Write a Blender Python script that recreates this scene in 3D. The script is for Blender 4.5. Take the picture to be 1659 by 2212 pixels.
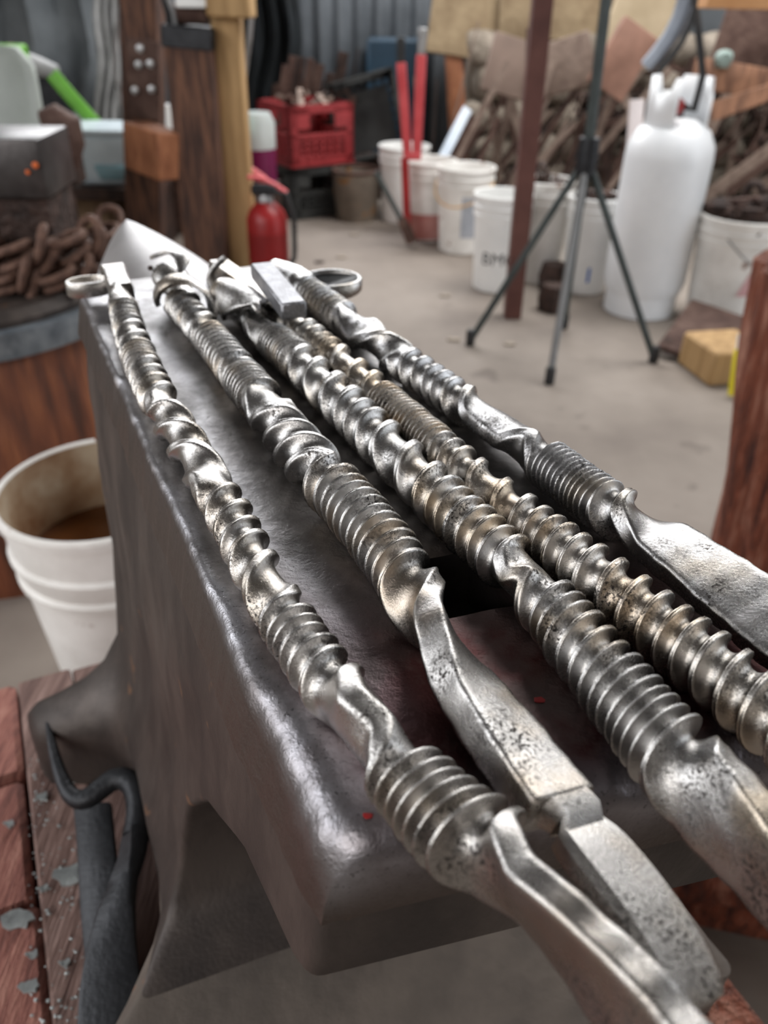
import bpy, bmesh, math, random
import numpy as np
from mathutils import Vector, Matrix, Euler

for _o in list(bpy.data.objects):
    bpy.data.objects.remove(_o)
scene = bpy.context.scene
COL = scene.collection
random.seed(7)
RNG = np.random.default_rng(7)

# ------------------------------------------------------------------ camera
CAM = np.array([0.0, 0.0, 1.0])
PITCH, ROLL = math.radians(33.7), math.radians(1.0)
FPX, IW, IH = 1659.0, 1659, 2212
_F = np.array([0, math.cos(PITCH), -math.sin(PITCH)])
_U = np.array([0, math.sin(PITCH), math.cos(PITCH)])
_R = np.array([1.0, 0, 0])
_c, _s = math.cos(ROLL), math.sin(ROLL)
R2, U2 = _R * _c + _U * _s, -_R * _s + _U * _c
cam_data = bpy.data.cameras.new('camera')
cam = bpy.data.objects.new('camera', cam_data)
COL.objects.link(cam)
cam.matrix_world = Matrix(((R2[0], U2[0], -_F[0], CAM[0]), (R2[1], U2[1], -_F[1], CAM[1]),
                           (R2[2], U2[2], -_F[2], CAM[2]), (0, 0, 0, 1)))
cam_data.sensor_fit = 'VERTICAL'
cam_data.sensor_height = 36.0
cam_data.sensor_width = 27.0
cam_data.lens = 27.0
cam_data.clip_start = 0.01
cam_data.dof.use_dof = True
cam_data.dof.focus_distance = 0.235
cam_data.dof.aperture_fstop = 12.0
scene.camera = cam

# ------------------------------------------------------------------ world, daylight, exposure
world = bpy.data.worlds.new('overcast_sky')
scene.world = world
world.use_nodes = True
world.node_tree.nodes['Background'].inputs[0].default_value = (0.78, 0.88, 1.0, 1)
world.node_tree.nodes['Background'].inputs[1].default_value = 1.0

def area(name, loc, target, sx, sy, energy, color):
    d = bpy.data.lights.new(name, 'AREA')
    d.shape = 'RECTANGLE'; d.size = sx; d.size_y = sy; d.energy = energy; d.color = color
    o = bpy.data.objects.new(name, d); COL.objects.link(o)
    o.location = loc
    o.rotation_euler = (Vector(target) - Vector(loc)).to_track_quat('-Z', 'Y').to_euler()
    return o
area('daylight_roof_window', (1.5, 3.3, 3.12), (1.5, 3.3, 0), 2.2, 1.5, 100, (1.0, 0.98, 0.95))
area('daylight_back_window', (-0.6, 5.42, 2.45), (-0.6, 0, 1.2), 3.6, 0.9, 125, (0.97, 0.98, 1.0))
area('daylight_side_door', (3.72, 0.9, 1.35), (0, 0.9, 1.1), 2.0, 2.3, 28, (0.94, 0.97, 1.0))
area('added_front_fill', (-0.9, -2.12, 1.95), (0.2, 2.5, 0.6), 2.4, 1.2, 60, (1.0, 0.98, 0.96))  # unseen fill lamp added behind the camera to brighten the background
area('added_left_fill', (-2.92, 0.35, 1.75), (0, 0.8, 0.9), 3.2, 1.3, 78, (0.95, 0.97, 1.0))  # unseen fill lamp added on the left to brighten left-facing sides and edges
scene.view_settings.view_transform = 'Standard'
scene.view_settings.look = 'None'
scene.view_settings.gamma = 1.0
scene.view_settings.use_curve_mapping = False
scene.view_settings.exposure = 0.32

# ------------------------------------------------------------------ picture -> place helpers
def ray(x, y):
    u, v = (x - IW / 2) / FPX, -(y - IH / 2) / FPX
    return R2 * u + U2 * v + _F
def onz(x, y, z=0.0):
    d = ray(x, y); t = (z - CAM[2]) / d[2]
    return CAM + d * t
def aty(x, y, Y):
    d = ray(x, y); t = (Y - CAM[1]) / d[1]
    return CAM + d * t
# anvil frame: u runs heel -> horn, v runs to the right, face plane at ZF
ZF = 0.85
_A = math.radians(25.74)
AU = np.array([-math.sin(_A), math.cos(_A), 0.0])
AV = np.array([math.cos(_A), math.sin(_A), 0.0])
AO = onz(690, 1850, ZF) * np.array([1, 1, 0])
def uv(x, y, z=ZF):
    p = onz(x, y, z) - AO
    return float(p @ AU), float(p @ AV)
def P(u, v, z):
    q = AO + u * AU + v * AV
    return np.array([q[0], q[1], z])

# ------------------------------------------------------------------ materials
def lin(c):
    f = lambda x: x / 12.92 if x <= 0.04045 else ((x + 0.055) / 1.055) ** 2.4
    return tuple(f(v / 255.0) for v in c)
MATS = {}
def mat(name, c1, c2=None, scale=12.0, rough=0.6, rough2=None, metal=0.0, bump=0.0, bscale=None,
        stretch=(1, 1, 1), detail=5.0, lo=0.35, hi=0.65, c3=None, spec=0.5, trans=0.0, dist=0.02, spots=None):
    if name in MATS:
        return MATS[name]
    m = bpy.data.materials.new(name); m.use_nodes = True
    nt = m.node_tree; N = nt.nodes; L = nt.links
    b = N['Principled BSDF']
    b.inputs['Metallic'].default_value = metal
    b.inputs['Roughness'].default_value = rough
    b.inputs['Specular IOR Level'].default_value = spec
    if trans:
        b.inputs['Transmission Weight'].default_value = trans
    tc = N.new('ShaderNodeTexCoord'); mp = N.new('ShaderNodeMapping')
    mp.inputs['Scale'].default_value = stretch
    L.new(tc.outputs['Object'], mp.inputs[0])
    nz = N.new('ShaderNodeTexNoise'); nz.inputs['Scale'].default_value = scale; nz.inputs['Detail'].default_value = detail
    nz.inputs['Roughness'].default_value = 0.6
    L.new(mp.outputs[0], nz.inputs['Vector'])
    c2 = c2 or c1
    cr = N.new('ShaderNodeValToRGB')
    e = cr.color_ramp.elements
    e[0].position = lo; e[0].color = (*lin(c1), 1)
    e[1].position = hi; e[1].color = (*lin(c2), 1)
    if c3:
        k = e.new((lo + hi) / 2); k.color = (*lin(c3), 1)
    L.new(nz.outputs['Fac'], cr.inputs[0])
    out = cr.outputs[0]
    if spots:
        sc, thr, col = spots
        n2 = N.new('ShaderNodeTexNoise'); n2.inputs['Scale'].default_value = sc; n2.inputs['Detail'].default_value = 3
        L.new(tc.outputs['Object'], n2.inputs['Vector'])
        r2 = N.new('ShaderNodeValToRGB'); r2.color_ramp.elements[0].position = thr; r2.color_ramp.elements[1].position = thr + 0.05
        L.new(n2.outputs['Fac'], r2.inputs[0])
        mx = N.new('ShaderNodeMix'); mx.data_type = 'RGBA'
        L.new(r2.outputs[0], mx.inputs[0]); L.new(out, mx.inputs[6]); mx.inputs[7].default_value = (*lin(col), 1)
        out = mx.outputs[2]
    L.new(out, b.inputs['Base Color'])
    if rough2 is not None:
        mr = N.new('ShaderNodeMapRange'); mr.inputs[1].default_value = lo; mr.inputs[2].default_value = hi
        mr.inputs[3].default_value = rough; mr.inputs[4].default_value = rough2
        L.new(nz.outputs['Fac'], mr.inputs[0]); L.new(mr.outputs[0], b.inputs['Roughness'])
    if bump:
        nb = N.new('ShaderNodeTexNoise'); nb.inputs['Scale'].default_value = bscale or scale * 4; nb.inputs['Detail'].default_value = 4
        L.new(mp.outputs[0], nb.inputs['Vector'])
        bp = N.new('ShaderNodeBump'); bp.inputs['Strength'].default_value = bump; bp.inputs['Distance'].default_value = dist
        L.new(nb.outputs['Fac'], bp.inputs['Height']); L.new(bp.outputs[0], b.inputs['Normal'])
    MATS[name] = m
    return m

def forged_steel(name, tint, dark, warm, seed):
    """bright forged steel: brushed metal, darker scale in pits, warm oxide patches, fine pitting"""
    m = bpy.data.materials.new(name); m.use_nodes = True
    nt = m.node_tree; N = nt.nodes; L = nt.links; b = N['Principled BSDF']
    b.inputs['Metallic'].default_value = 1.0
    tc = N.new('ShaderNodeTexCoord'); mp = N.new('ShaderNodeMapping')
    mp.inputs['Location'].default_value = (seed, seed * .7, 0)
    L.new(tc.outputs['Object'], mp.inputs[0])
    def noise(sc, det, rg=0.55):
        n = N.new('ShaderNodeTexNoise'); n.inputs['Scale'].default_value = sc; n.inputs['Detail'].default_value = det
        n.inputs['Roughness'].default_value = rg
        L.new(mp.outputs[0], n.inputs['Vector']); return n
    def ramp(src, p0, p1, a=0.0, z=1.0):
        r = N.new('ShaderNodeMapRange'); r.inputs[1].default_value = p0; r.inputs[2].default_value = p1
        r.inputs[3].default_value = a; r.inputs[4].default_value = z
        L.new(src, r.inputs[0]); return r.outputs[0]
    big, mid, fine = noise(70, 4), noise(1000, 5, .65), noise(1300, 5, .75)
    patch = ramp(big.outputs[0], .47, .64)
    speck = ramp(mid.outputs[0], .48, .60)
    mul = N.new('ShaderNodeMath'); mul.operation = 'MULTIPLY'
    L.new(patch, mul.inputs[0]); L.new(speck, mul.inputs[1])
    mx1 = N.new('ShaderNodeMix'); mx1.data_type = 'RGBA'
    mx1.inputs[6].default_value = (*lin(tint), 1); mx1.inputs[7].default_value = (*lin(warm), 1)
    L.new(ramp(noise(38, 3).outputs[0], .5, .64), mx1.inputs[0])
    mx2 = N.new('ShaderNodeMix'); mx2.data_type = 'RGBA'
    L.new(mul.outputs[0], mx2.inputs[0]); L.new(mx1.outputs[2], mx2.inputs[6]); mx2.inputs[7].default_value = (*lin(dark), 1)
    L.new(mx2.outputs[2], b.inputs['Base Color'])
    L.new(ramp(mul.outputs[0], 0, 1, .27, .5), b.inputs['Roughness'])
    bp = N.new('ShaderNodeBump'); bp.inputs['Strength'].default_value = 0.34; bp.inputs['Distance'].default_value = 0.00032
    L.new(fine.outputs[0], bp.inputs['Height'])
    bp2 = N.new('ShaderNodeBump'); bp2.inputs['Strength'].default_value = 0.22; bp2.inputs['Distance'].default_value = 0.0006
    L.new(mid.outputs[0], bp2.inputs['Height']); L.new(bp.outputs[0], bp2.inputs['Normal'])
    L.new(bp2.outputs[0], b.inputs['Normal'])
    return m

# ------------------------------------------------------------------ mesh helpers
ORG = {}
class MB:
    def __init__(s): s.v = []; s.f = []; s.n = 0
    def add(s, V, F):
        V = np.asarray(V, float).reshape(-1, 3)
        k = s.n
        s.v.append(V); s.n += len(V)
        s.f.extend([tuple(i + k for i in q) for q in F])
        return s
    def box(s, c, size, rot=None, taper=1.0, jit=0.0):
        x, y, z = [q / 2 for q in size]
        V = np.array([[-x, -y, -z], [x, -y, -z], [x, y, -z], [-x, y, -z], [-x * taper, -y * taper, z], [x * taper, -y * taper, z], [x * taper, y * taper, z], [-x * taper, y * taper, z]])
        if jit: V = V + RNG.uniform(-jit, jit, V.shape)
        if rot is not None: V = V @ np.array(Euler(rot).to_matrix()).T
        return s.add(V + np.array(c), [(0, 3, 2, 1), (4, 5, 6, 7), (0, 1, 5, 4), (1, 2, 6, 5), (2, 3, 7, 6), (3, 0, 4, 7)])
    def beam(s, a, b, w, h, up=(0, 0, 1)):
        """rectangular bar from a to b"""
        a, b = np.array(a, float), np.array(b, float); d = b - a; l = np.linalg.norm(d); d /= l
        up = np.array(up, float)
        if abs(d @ up) > .95: up = np.array([0, 1.0, 0])
        sx = np.cross(d, up); sx /= np.linalg.norm(sx); sy = np.cross(sx, d)
        V = [p + sx * i * w / 2 + sy * j * h / 2 for p in (a, b) for i, j in ((-1, -1), (1, -1), (1, 1), (-1, 1))]
        return s.add(V, [(0, 1, 2, 3), (7, 6, 5, 4), (0, 4, 5, 1), (1, 5, 6, 2), (2, 6, 7, 3), (3, 7, 4, 0)])
    def tube(s, path, r, n=10, cap=True, flat=1.0):
        path = np.asarray(path, float); m = len(path)
        r = np.broadcast_to(np.asarray(r, float), (m,))
        T = np.gradient(path, axis=0); T /= np.linalg.norm(T, axis=1)[:, None] + 1e-12
        up = np.array([0, 0, 1.0]) if abs(T[0][2]) < .9 else np.array([1.0, 0, 0])
        V = []
        nv = np.cross(T[0], up); nv /= np.linalg.norm(nv)
        for i in range(m):
            nv = nv - T[i] * (nv @ T[i]); nv /= np.linalg.norm(nv)
            bv = np.cross(T[i], nv)
            for k in range(n):
                t = 2 * math.pi * k / n
                V.append(path[i] + r[i] * (math.cos(t) * nv + flat * math.sin(t) * bv))
        F = [(i * n + k, i * n + (k + 1) % n, (i + 1) * n + (k + 1) % n, (i + 1) * n + k) for i in range(m - 1) for k in range(n)]
        if cap:
            F += [tuple(reversed(range(n))), tuple((m - 1) * n + k for k in range(n))]
        return s.add(V, F)
    def ribbon(s, path, wdir, width, thick):
        """flat strap swept along path; wdir: width direction per point"""
        path = np.asarray(path, float); m = len(path)
        wd = np.broadcast_to(np.asarray(wdir, float), (m, 3)); wd = wd / np.linalg.norm(wd, axis=1)[:, None]
        w = np.broadcast_to(np.asarray(width, float), (m,)); th = np.broadcast_to(np.asarray(thick, float), (m,))
        T = np.gradient(path, axis=0); T /= np.linalg.norm(T, axis=1)[:, None] + 1e-12
        V = []
        for i in range(m):
            nn = np.cross(T[i], wd[i]); nn /= np.linalg.norm(nn) + 1e-12
            for a_, b_ in ((-1, -.55), (-.8, -1), (.8, -1), (1, -.55), (1, .55), (.8, 1), (-.8, 1), (-1, .55)):
                V.append(path[i] + wd[i] * a_ * w[i] / 2 + nn * b_ * th[i] / 2)
        n = 8
        F = [(i * n + k, i * n + (k + 1) % n, (i + 1) * n + (k + 1) % n, (i + 1) * n + k) for i in range(m - 1) for k in range(n)]
        F += [tuple(reversed(range(n))), tuple((m - 1) * n + k for k in range(n))]
        return s.add(V, F)
    def lathe(s, prof, c=(0, 0, 0), n=32, axis=None, wob=None):
        V = []
        for r, z in prof:
            for k in range(n):
                t = 2 * math.pi * k / n
                rr = r * (1 + (wob(t, z) if wob else 0))
                V.append((rr * math.cos(t), rr * math.sin(t), z))
        V = np.array(V)
        if axis is not None:
            V = V @ np.array(Vector((0, 0, 1)).rotation_difference(Vector(axis)).to_matrix()).T
        m = len(prof)
        F = [(i * n + k, i * n + (k + 1) % n, (i + 1) * n + (k + 1) % n, (i + 1) * n + k) for i in range(m - 1) for k in range(n)]
        if prof[0][0] > 1e-6: F.append(tuple(reversed(range(n))))
        if prof[-1][0] > 1e-6: F.append(tuple((m - 1) * n + k for k in range(n)))
        return s.add(V + np.array(c), F)
    def prism(s, poly, lo, hi, fn):
        """polygon (list of 2D) extruded; fn(a, b, t) -> world point, t = lo or hi"""
        n = len(poly)
        V = [fn(a, b, t) for t in (lo, hi) for a, b in poly]
        F = [tuple(reversed(range(n))), tuple(range(n, 2 * n))] + [(i, (i + 1) % n, n + (i + 1) % n, n + i) for i in range(n)]
        return s.add(V, F)
    def rock(s, c, size, seed, n=2):
        bm = bmesh.new(); bmesh.ops.create_icosphere(bm, subdivisions=n, radius=1)
        V = np.array([v.co[:] for v in bm.verts]); F = [tuple(v.index for v in f.verts) for f in bm.faces]; bm.free()
        r = np.random.default_rng(seed)
        k = r.normal(size=(5, 3)) * 2.2; ph = r.uniform(0, 6, 5)
        amp = sum(np.sin(V @ k[i] + ph[i]) for i in range(5)) * .07
        V = np.sign(V) * np.abs(V) ** .72
        V = V * (1 + amp)[:, None] * np.array(size) / 2
        return s.add(V + np.array(c), F)
    def build(s, name, m, parent=None, origin=None, smooth=40, bevel=0.0, seg=1, mod=None):
        V = np.concatenate(s.v)
        if parent is not None:
            org = ORG[parent.name]
        else:
            if origin is None:
                lo, hi = V.min(0), V.max(0); origin = ((lo[0] + hi[0]) / 2, (lo[1] + hi[1]) / 2, lo[2])
            org = np.array(origin, float)
        me = bpy.data.meshes.new(name)
        me.from_pydata((V - org).tolist(), [], s.f)
        if bevel:
            bm = bmesh.new(); bm.from_mesh(me)
            bmesh.ops.recalc_face_normals(bm, faces=bm.faces)
            ed = [e for e in bm.edges if len(e.link_faces) == 2 and e.calc_face_angle(0) > .5]
            bmesh.ops.bevel(bm, geom=ed, offset=bevel, segments=seg, affect='EDGES', profile=.5)
            bm.to_mesh(me); bm.free()
        else:
            bm = bmesh.new(); bm.from_mesh(me); bmesh.ops.recalc_face_normals(bm, faces=bm.faces); bm.to_mesh(me); bm.free()
        if smooth:
            me.polygons.foreach_set('use_smooth', [True] * len(me.polygons))
            me.set_sharp_from_angle(angle=math.radians(smooth))
        me.materials.append(m)
        o = bpy.data.objects.new(name, me); COL.objects.link(o)
        if parent is None:
            o.location = org
        else:
            o.parent = parent
        ORG[o.name] = org
        return o

def tag(o, label, cat, group=None, kind=None):
    o['label'] = label
    o['category'] = cat
    if group: o['group'] = group
    if kind: o['kind'] = kind
    return o
def thing(name, loc, label, cat, group=None):
    o = bpy.data.objects.new(name, None); COL.objects.link(o)
    o.location = loc; ORG[o.name] = np.array(loc, float)
    o.empty_display_size = .05
    return tag(o, label, cat, group)
def struct(o):
    o['kind'] = 'structure'; return o
def copy_tree(root, loc, rz=0.0, label=None, scale=1.0):
    r = root.copy(); COL.objects.link(r); r.location = loc; r.rotation_euler = (0, 0, rz); r.scale = (scale,) * 3
    if label: r['label'] = label
    for ch in root.children:
        c = ch.copy(); COL.objects.link(c); c.parent = r
        for g in ch.children:
            d = g.copy(); COL.objects.link(d); d.parent = c
    return r
def vnoise(x, seed=0, freq=1.0):
    r = np.random.default_rng(seed); out = 0
    for i in range(5):
        out = out + np.sin(x * freq * (1.7 ** i) * r.uniform(.8, 1.2) + r.uniform(0, 6.3)) / (1.35 ** i)
    return out / 3.0

# ------------------------------------------------------------------ palette
M_CONC = mat('concrete_floor', (116, 106, 98), (138, 128, 119), 2.2, .8, bump=.25, bscale=30, c3=(128, 118, 109), dist=.01, spots=(5.3, .68, (110, 100, 92)))
M_WALLG = mat('grey_blockwork', (92, 97, 102), (118, 123, 128), 1.6, .85, bump=.3, bscale=14)
M_CEIL = mat('dark_roof_sheet', (72, 70, 69), (88, 85, 83), 3, .7)
M_PLAST = mat('plaster_wall', (92, 86, 80), (116, 108, 100), 1.8, .9)
M_WHITE = mat('white_plastic', (228, 228, 226), (240, 240, 238), 6, .42)
M_WHITED = mat('used_white_plastic', (214, 211, 206), (236, 234, 230), 9, .5, spots=(17, .66, (150, 128, 118)))
M_TANK = mat('white_tank_paint', (232, 235, 238), (244, 246, 248), 5, .38)
M_RUST = mat('rusty_steel', (70, 48, 40), (104, 82, 72), 14, .75, metal=.25, bump=.4, c3=(86, 64, 56))
M_RUSTD = mat('dark_rusty_iron', (40, 30, 27), (78, 58, 50), 22, .7, metal=.35, bump=.5)
M_RUSTL = mat('pale_rusty_bar', (118, 100, 90), (150, 132, 120), 17, .7, metal=.3, bump=.3)
M_BLACKST = mat('black_forged_iron', (34, 35, 38), (52, 53, 56), 30, .5, metal=.55, bump=.3, bscale=300, dist=.002)
M_RED = mat('red_paint', (132, 18, 20), (158, 32, 34), 8, .38)
M_REDF = mat('faded_red_paint', (172, 44, 50), (205, 84, 88), 6, .5)
M_REDC = mat('red_crate_plastic', (134, 36, 40), (160, 52, 55), 7, .5)
M_BLKC = mat('black_crate_plastic', (38, 40, 40), (60, 62, 61), 9, .55)
M_RUBBER = mat('black_rubber', (24, 24, 25), (36, 36, 37), 20, .6)
M_ALU = mat('dull_aluminium', (150, 150, 150), (176, 176, 176), 20, .42, metal=.8)
M_TRIPOD = mat('green_black_paint', (46, 54, 54), (66, 74, 73), 12, .45)
M_POST = mat('brown_primer_post', (80, 46, 40), (104, 66, 58), 7, .6)
M_STONE = mat('beige_stone', (128, 118, 106), (172, 160, 146), 5, .9, bump=.6, bscale=16, c3=(150, 139, 126))
M_WOODD = mat('charred_timber', (48, 32, 26), (118, 82, 62), 9, .8, stretch=(5, 5, .55), c3=(84, 57, 45), bump=.3)
M_WOODB = mat('brown_timber', (94, 64, 48), (150, 108, 82), 8, .75, stretch=(5, 5, .6), bump=.2)
M_WOODP = mat('pale_pine', (150, 118, 76), (184, 150, 104), 6, .7, stretch=(6, 6, .5))
M_WOODO = mat('orange_wood', (122, 72, 44), (164, 108, 74), 9, .7, stretch=(4, 4, 1.2), bump=.2)
M_LOG = mat('pale_log', (128, 100, 76), (168, 140, 110), 8, .8, stretch=(7, 7, .5), bump=.3)
M_STUMP = mat('stained_stump', (74, 40, 24), (136, 80, 48), 6, .6, stretch=(6, 6, .7), c3=(110, 60, 36), bump=.4)
M_BARK = mat('red_bark', (66, 34, 28), (196, 142, 120), 11, .8, stretch=(4, 4, .5), c3=(140, 74, 50), lo=.32, hi=.7, bump=1.0, dist=.03)
M_REDT = mat('red_end_grain', (104, 62, 54), (166, 116, 102), 26, .8, c3=(140, 88, 77), stretch=(7, 1.0, 1), bump=.5, dist=.006)
M_PLANK = mat('grey_red_plank', (92, 68, 62), (142, 116, 108), 24, .8, stretch=(4.5, .35, 1), c3=(118, 92, 84), bump=.5, dist=.006)
M_SCALE = mat('grey_forge_scale', (128, 132, 132), (182, 186, 185), 60, .4, metal=.5)
M_TAN = mat('tan_sacking', (136, 116, 90), (170, 150, 120), 8, .9, bump=.3)
M_CLOTHB = mat('black_cloth', (14, 18, 20), (30, 36, 40), 6, .9)
M_CLOTHW = mat('white_sheeting', (150, 150, 150), (192, 192, 192), 7, .7)
M_TUB = mat('milky_plastic_tub', (186, 200, 206), (214, 226, 232), 5, .35)
M_TUBB = mat('bluish_liquid', (132, 172, 184), (150, 186, 196), 5, .2)
M_PALEG = mat('pale_green_plastic', (150, 156, 150), (166, 172, 166), 4, .5)
M_LIME = mat('lime_green_plastic', (92, 156, 44), (110, 176, 60), 5, .45)
M_BLUE = mat('blue_plastic', (22, 48, 66), (32, 62, 82), 5, .5)
M_YEL = mat('yellow_plastic', (214, 196, 20), (226, 208, 40), 5, .45)
M_ORANGE = mat('orange_paint_spot', (200, 92, 30), (214, 104, 40), 5, .6)
M_TAPE = mat('blue_tape', (20, 92, 176), (26, 104, 190), 5, .5)
M_HANDLE = mat('amber_handle', (206, 150, 50), (216, 164, 70), 5, .5)
M_INK = mat('black_print', (36, 36, 40), (40, 40, 44), 5, .6)
M_MAG = mat('magenta_liquid', (96, 18, 62), (120, 30, 80), 5, .25)
M_HOSE = mat('blue_grey_duct', (112, 118, 128), (134, 140, 150), 5, .5)
M_CORR = mat('galvanised_sheet', (96, 102, 108), (124, 130, 136), 3, .55, metal=.2)
M_WATER = mat('brown_quench_water', (60, 30, 10), (92, 52, 20), 7, .12)
M_BSTAIN = mat('rust_stained_inside', (112, 74, 44), (176, 160, 138), 9, .6, c3=(148, 122, 96))

# ------------------------------------------------------------------ room
struct(MB().box((0.5, 1.8, -0.05), (8.0, 8.2, 0.1)).build('floor', M_CONC))
YB = 5.55
struct(MB().box((0.5, YB + .08, 1.6), (8.0, .16, 3.2)).build('wall_back', M_WALLG))
struct(MB().box((-3.1, 1.7, 1.6), (.16, 7.8, 3.2)).build('wall_left', M_PLAST))
w = MB()
w.box((3.86, -1.3, 1.6), (.16, 1.9, 3.2)); w.box((3.86, 3.8, 1.6), (.16, 3.5, 3.2)); w.box((3.86, .85, 2.9), (.16, 2.4, .6))
struct(w.build('wall_right', M_PLAST))
struct(MB().box((.4, -2.25, 1.6), (6.8, .16, 3.2)).build('wall_front', M_PLAST))
w = MB()
w.box((.4, .2, 3.26), (7.2, 4.5, .1)); w.box((.4, 4.9, 3.26), (7.2, 1.5, .1))
w.box((-1.5, 3.3, 3.26), (3.4, 1.7, .1)); w.box((3.3, 3.3, 3.26), (1.2, 1.7, .1))
struct(w.build('ceiling', M_CEIL))
fr = MB()
for x in (.4, 2.6): fr.box((x, 3.3, 3.19), (.06, 1.62, .1))
for y in (2.52, 4.08): fr.box((1.5, y, 3.19), (2.26, .06, .1))
struct(fr.build('window_1', M_ALU))
fr = MB()
for y in (-.22, 2.02): fr.box((3.8, y, 1.3), (.12, .08, 2.6))
fr.box((3.8, .9, 2.58), (.12, 2.3, .08))
struct(fr.build('door_1', M_WOODB))
fr = MB()
for y in (-1.28, 1.98): fr.box((-2.99, y, 1.75), (.06, .06, 1.46))
for z in (1.07, 2.43): fr.box((-2.99, .35, z), (.06, 3.3, .06))
struct(fr.build('left_fill_frame', M_WOODB))  # made-up frame around the added left fill lamp
fr = MB()
for x in (-2.44, 1.24): fr.box((x, 5.51, 2.45), (.06, .06, 1.0))
for z in (1.97, 2.93): fr.box((-.6, 5.51, z), (3.7, .06, .06))
struct(fr.build('window_3', M_WOODB))
fr = MB()
for x in (-2.13, .33): fr.box((x, -2.14, 1.95), (.06, .06, 1.3))
for z in (1.32, 2.58): fr.box((-.9, -2.14, z), (2.5, .06, .06))
struct(fr.build('front_fill_frame', M_WOODB))  # made-up surround for the added fill lamp behind the camera
# ------------------------------------------------------------------ anvil
def steel_face():
    m = bpy.data.materials.new('worn_anvil_face'); m.use_nodes = True
    nt = m.node_tree; N = nt.nodes; L = nt.links; b = N['Principled BSDF']
    b.inputs['Metallic'].default_value = .85
    tc = N.new('ShaderNodeTexCoord'); at = N.new('ShaderNodeAttribute'); at.attribute_name = 'wear_sheen'
    sp = N.new('ShaderNodeSeparateColor'); L.new(at.outputs['Color'], sp.inputs[0])
    def noise(sc, det):
        n = N.new('ShaderNodeTexNoise'); n.inputs['Scale'].default_value = sc; n.inputs['Detail'].default_value = det
        n.inputs['Roughness'].default_value = .62; L.new(tc.outputs['Object'], n.inputs['Vector']); return n
    def mr(src, a, z, c, d):
        r = N.new('ShaderNodeMapRange'); r.inputs[1].default_value = a; r.inputs[2].default_value = z
        r.inputs[3].default_value = c; r.inputs[4].default_value = d; L.new(src, r.inputs[0]); return r.outputs[0]
    def mixc(fac, a, c2):
        x = N.new('ShaderNodeMix'); x.data_type = 'RGBA'; L.new(fac, x.inputs[0])
        if isinstance(a, tuple): x.inputs[6].default_value = (*a, 1)
        else: L.new(a, x.inputs[6])
        x.inputs[7].default_value = (*c2, 1); return x.outputs[2]
    def math2(op, a, b2):
        x = N.new('ShaderNodeMath'); x.operation = op; x.use_clamp = True
        L.new(a, x.inputs[0])
        if isinstance(b2, float): x.inputs[1].default_value = b2
        else: L.new(b2, x.inputs[1])
        return x.outputs[0]
    n1, n2, n3 = noise(34, 6), noise(260, 6), noise(900, 4)
    base = mixc(mr(n1.outputs[0], .38, .62, 0, 1), lin((92, 88, 86)), lin((132, 128, 126)))
    base = mixc(math2('MULTIPLY', sp.outputs['Green'], mr(n1.outputs[0], .4, .58, .45, 1)), base, lin((76, 42, 42)))
    wear_sheen_fac = math2('MULTIPLY', sp.outputs['Red'], mr(n1.outputs[0], .36, .56, .2, .9))
    base = mixc(wear_sheen_fac, base, lin((176, 176, 182)))  # red channel holds edge wear plus the painted reflection lane
    base = mixc(sp.outputs['Blue'], base, lin((92, 82, 77)))
    pits = math2('MULTIPLY', sp.outputs['Red'], mr(n3.outputs[0], .6, .66, 0, .8))
    base = mixc(pits, base, lin((40, 38, 38)))
    L.new(base, b.inputs['Base Color'])
    rg = N.new('ShaderNodeMath'); rg.operation = 'SUBTRACT'
    L.new(mr(n1.outputs[0], .35, .65, .46, .36), rg.inputs[0])
    sc = N.new('ShaderNodeMath'); sc.operation = 'MULTIPLY'; L.new(sp.outputs['Red'], sc.inputs[0]); sc.inputs[1].default_value = .08
    L.new(sc.outputs[0], rg.inputs[1]); L.new(rg.outputs[0], b.inputs['Roughness'])
    bp = N.new('ShaderNodeBump'); bp.inputs['Strength'].default_value = .35; bp.inputs['Distance'].default_value = .0012
    L.new(n2.outputs[0], bp.inputs['Height'])
    bp2 = N.new('ShaderNodeBump'); bp2.inputs['Strength'].default_value = .2; bp2.inputs['Distance'].default_value = .0006
    L.new(n3.outputs[0], bp2.inputs['Height']); L.new(bp.outputs[0], bp2.inputs['Normal']); L.new(bp2.outputs[0], b.inputs['Normal'])
    return m
M_FACE = steel_face()
M_BODY = mat('brown_black_anvil_iron', (52, 45, 42), (78, 69, 64), 26, .58, rough2=.5, metal=.4, bump=.3, bscale=420, stretch=(1, 1, .45), c3=(63, 55, 51), dist=.0010, spots=(44, .69, (110, 82, 62)))
M_HORN = mat('smooth_horn_steel', (152, 149, 149), (172, 169, 169), 16, .46, metal=.75, bump=.1, bscale=300, dist=.001)

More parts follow.
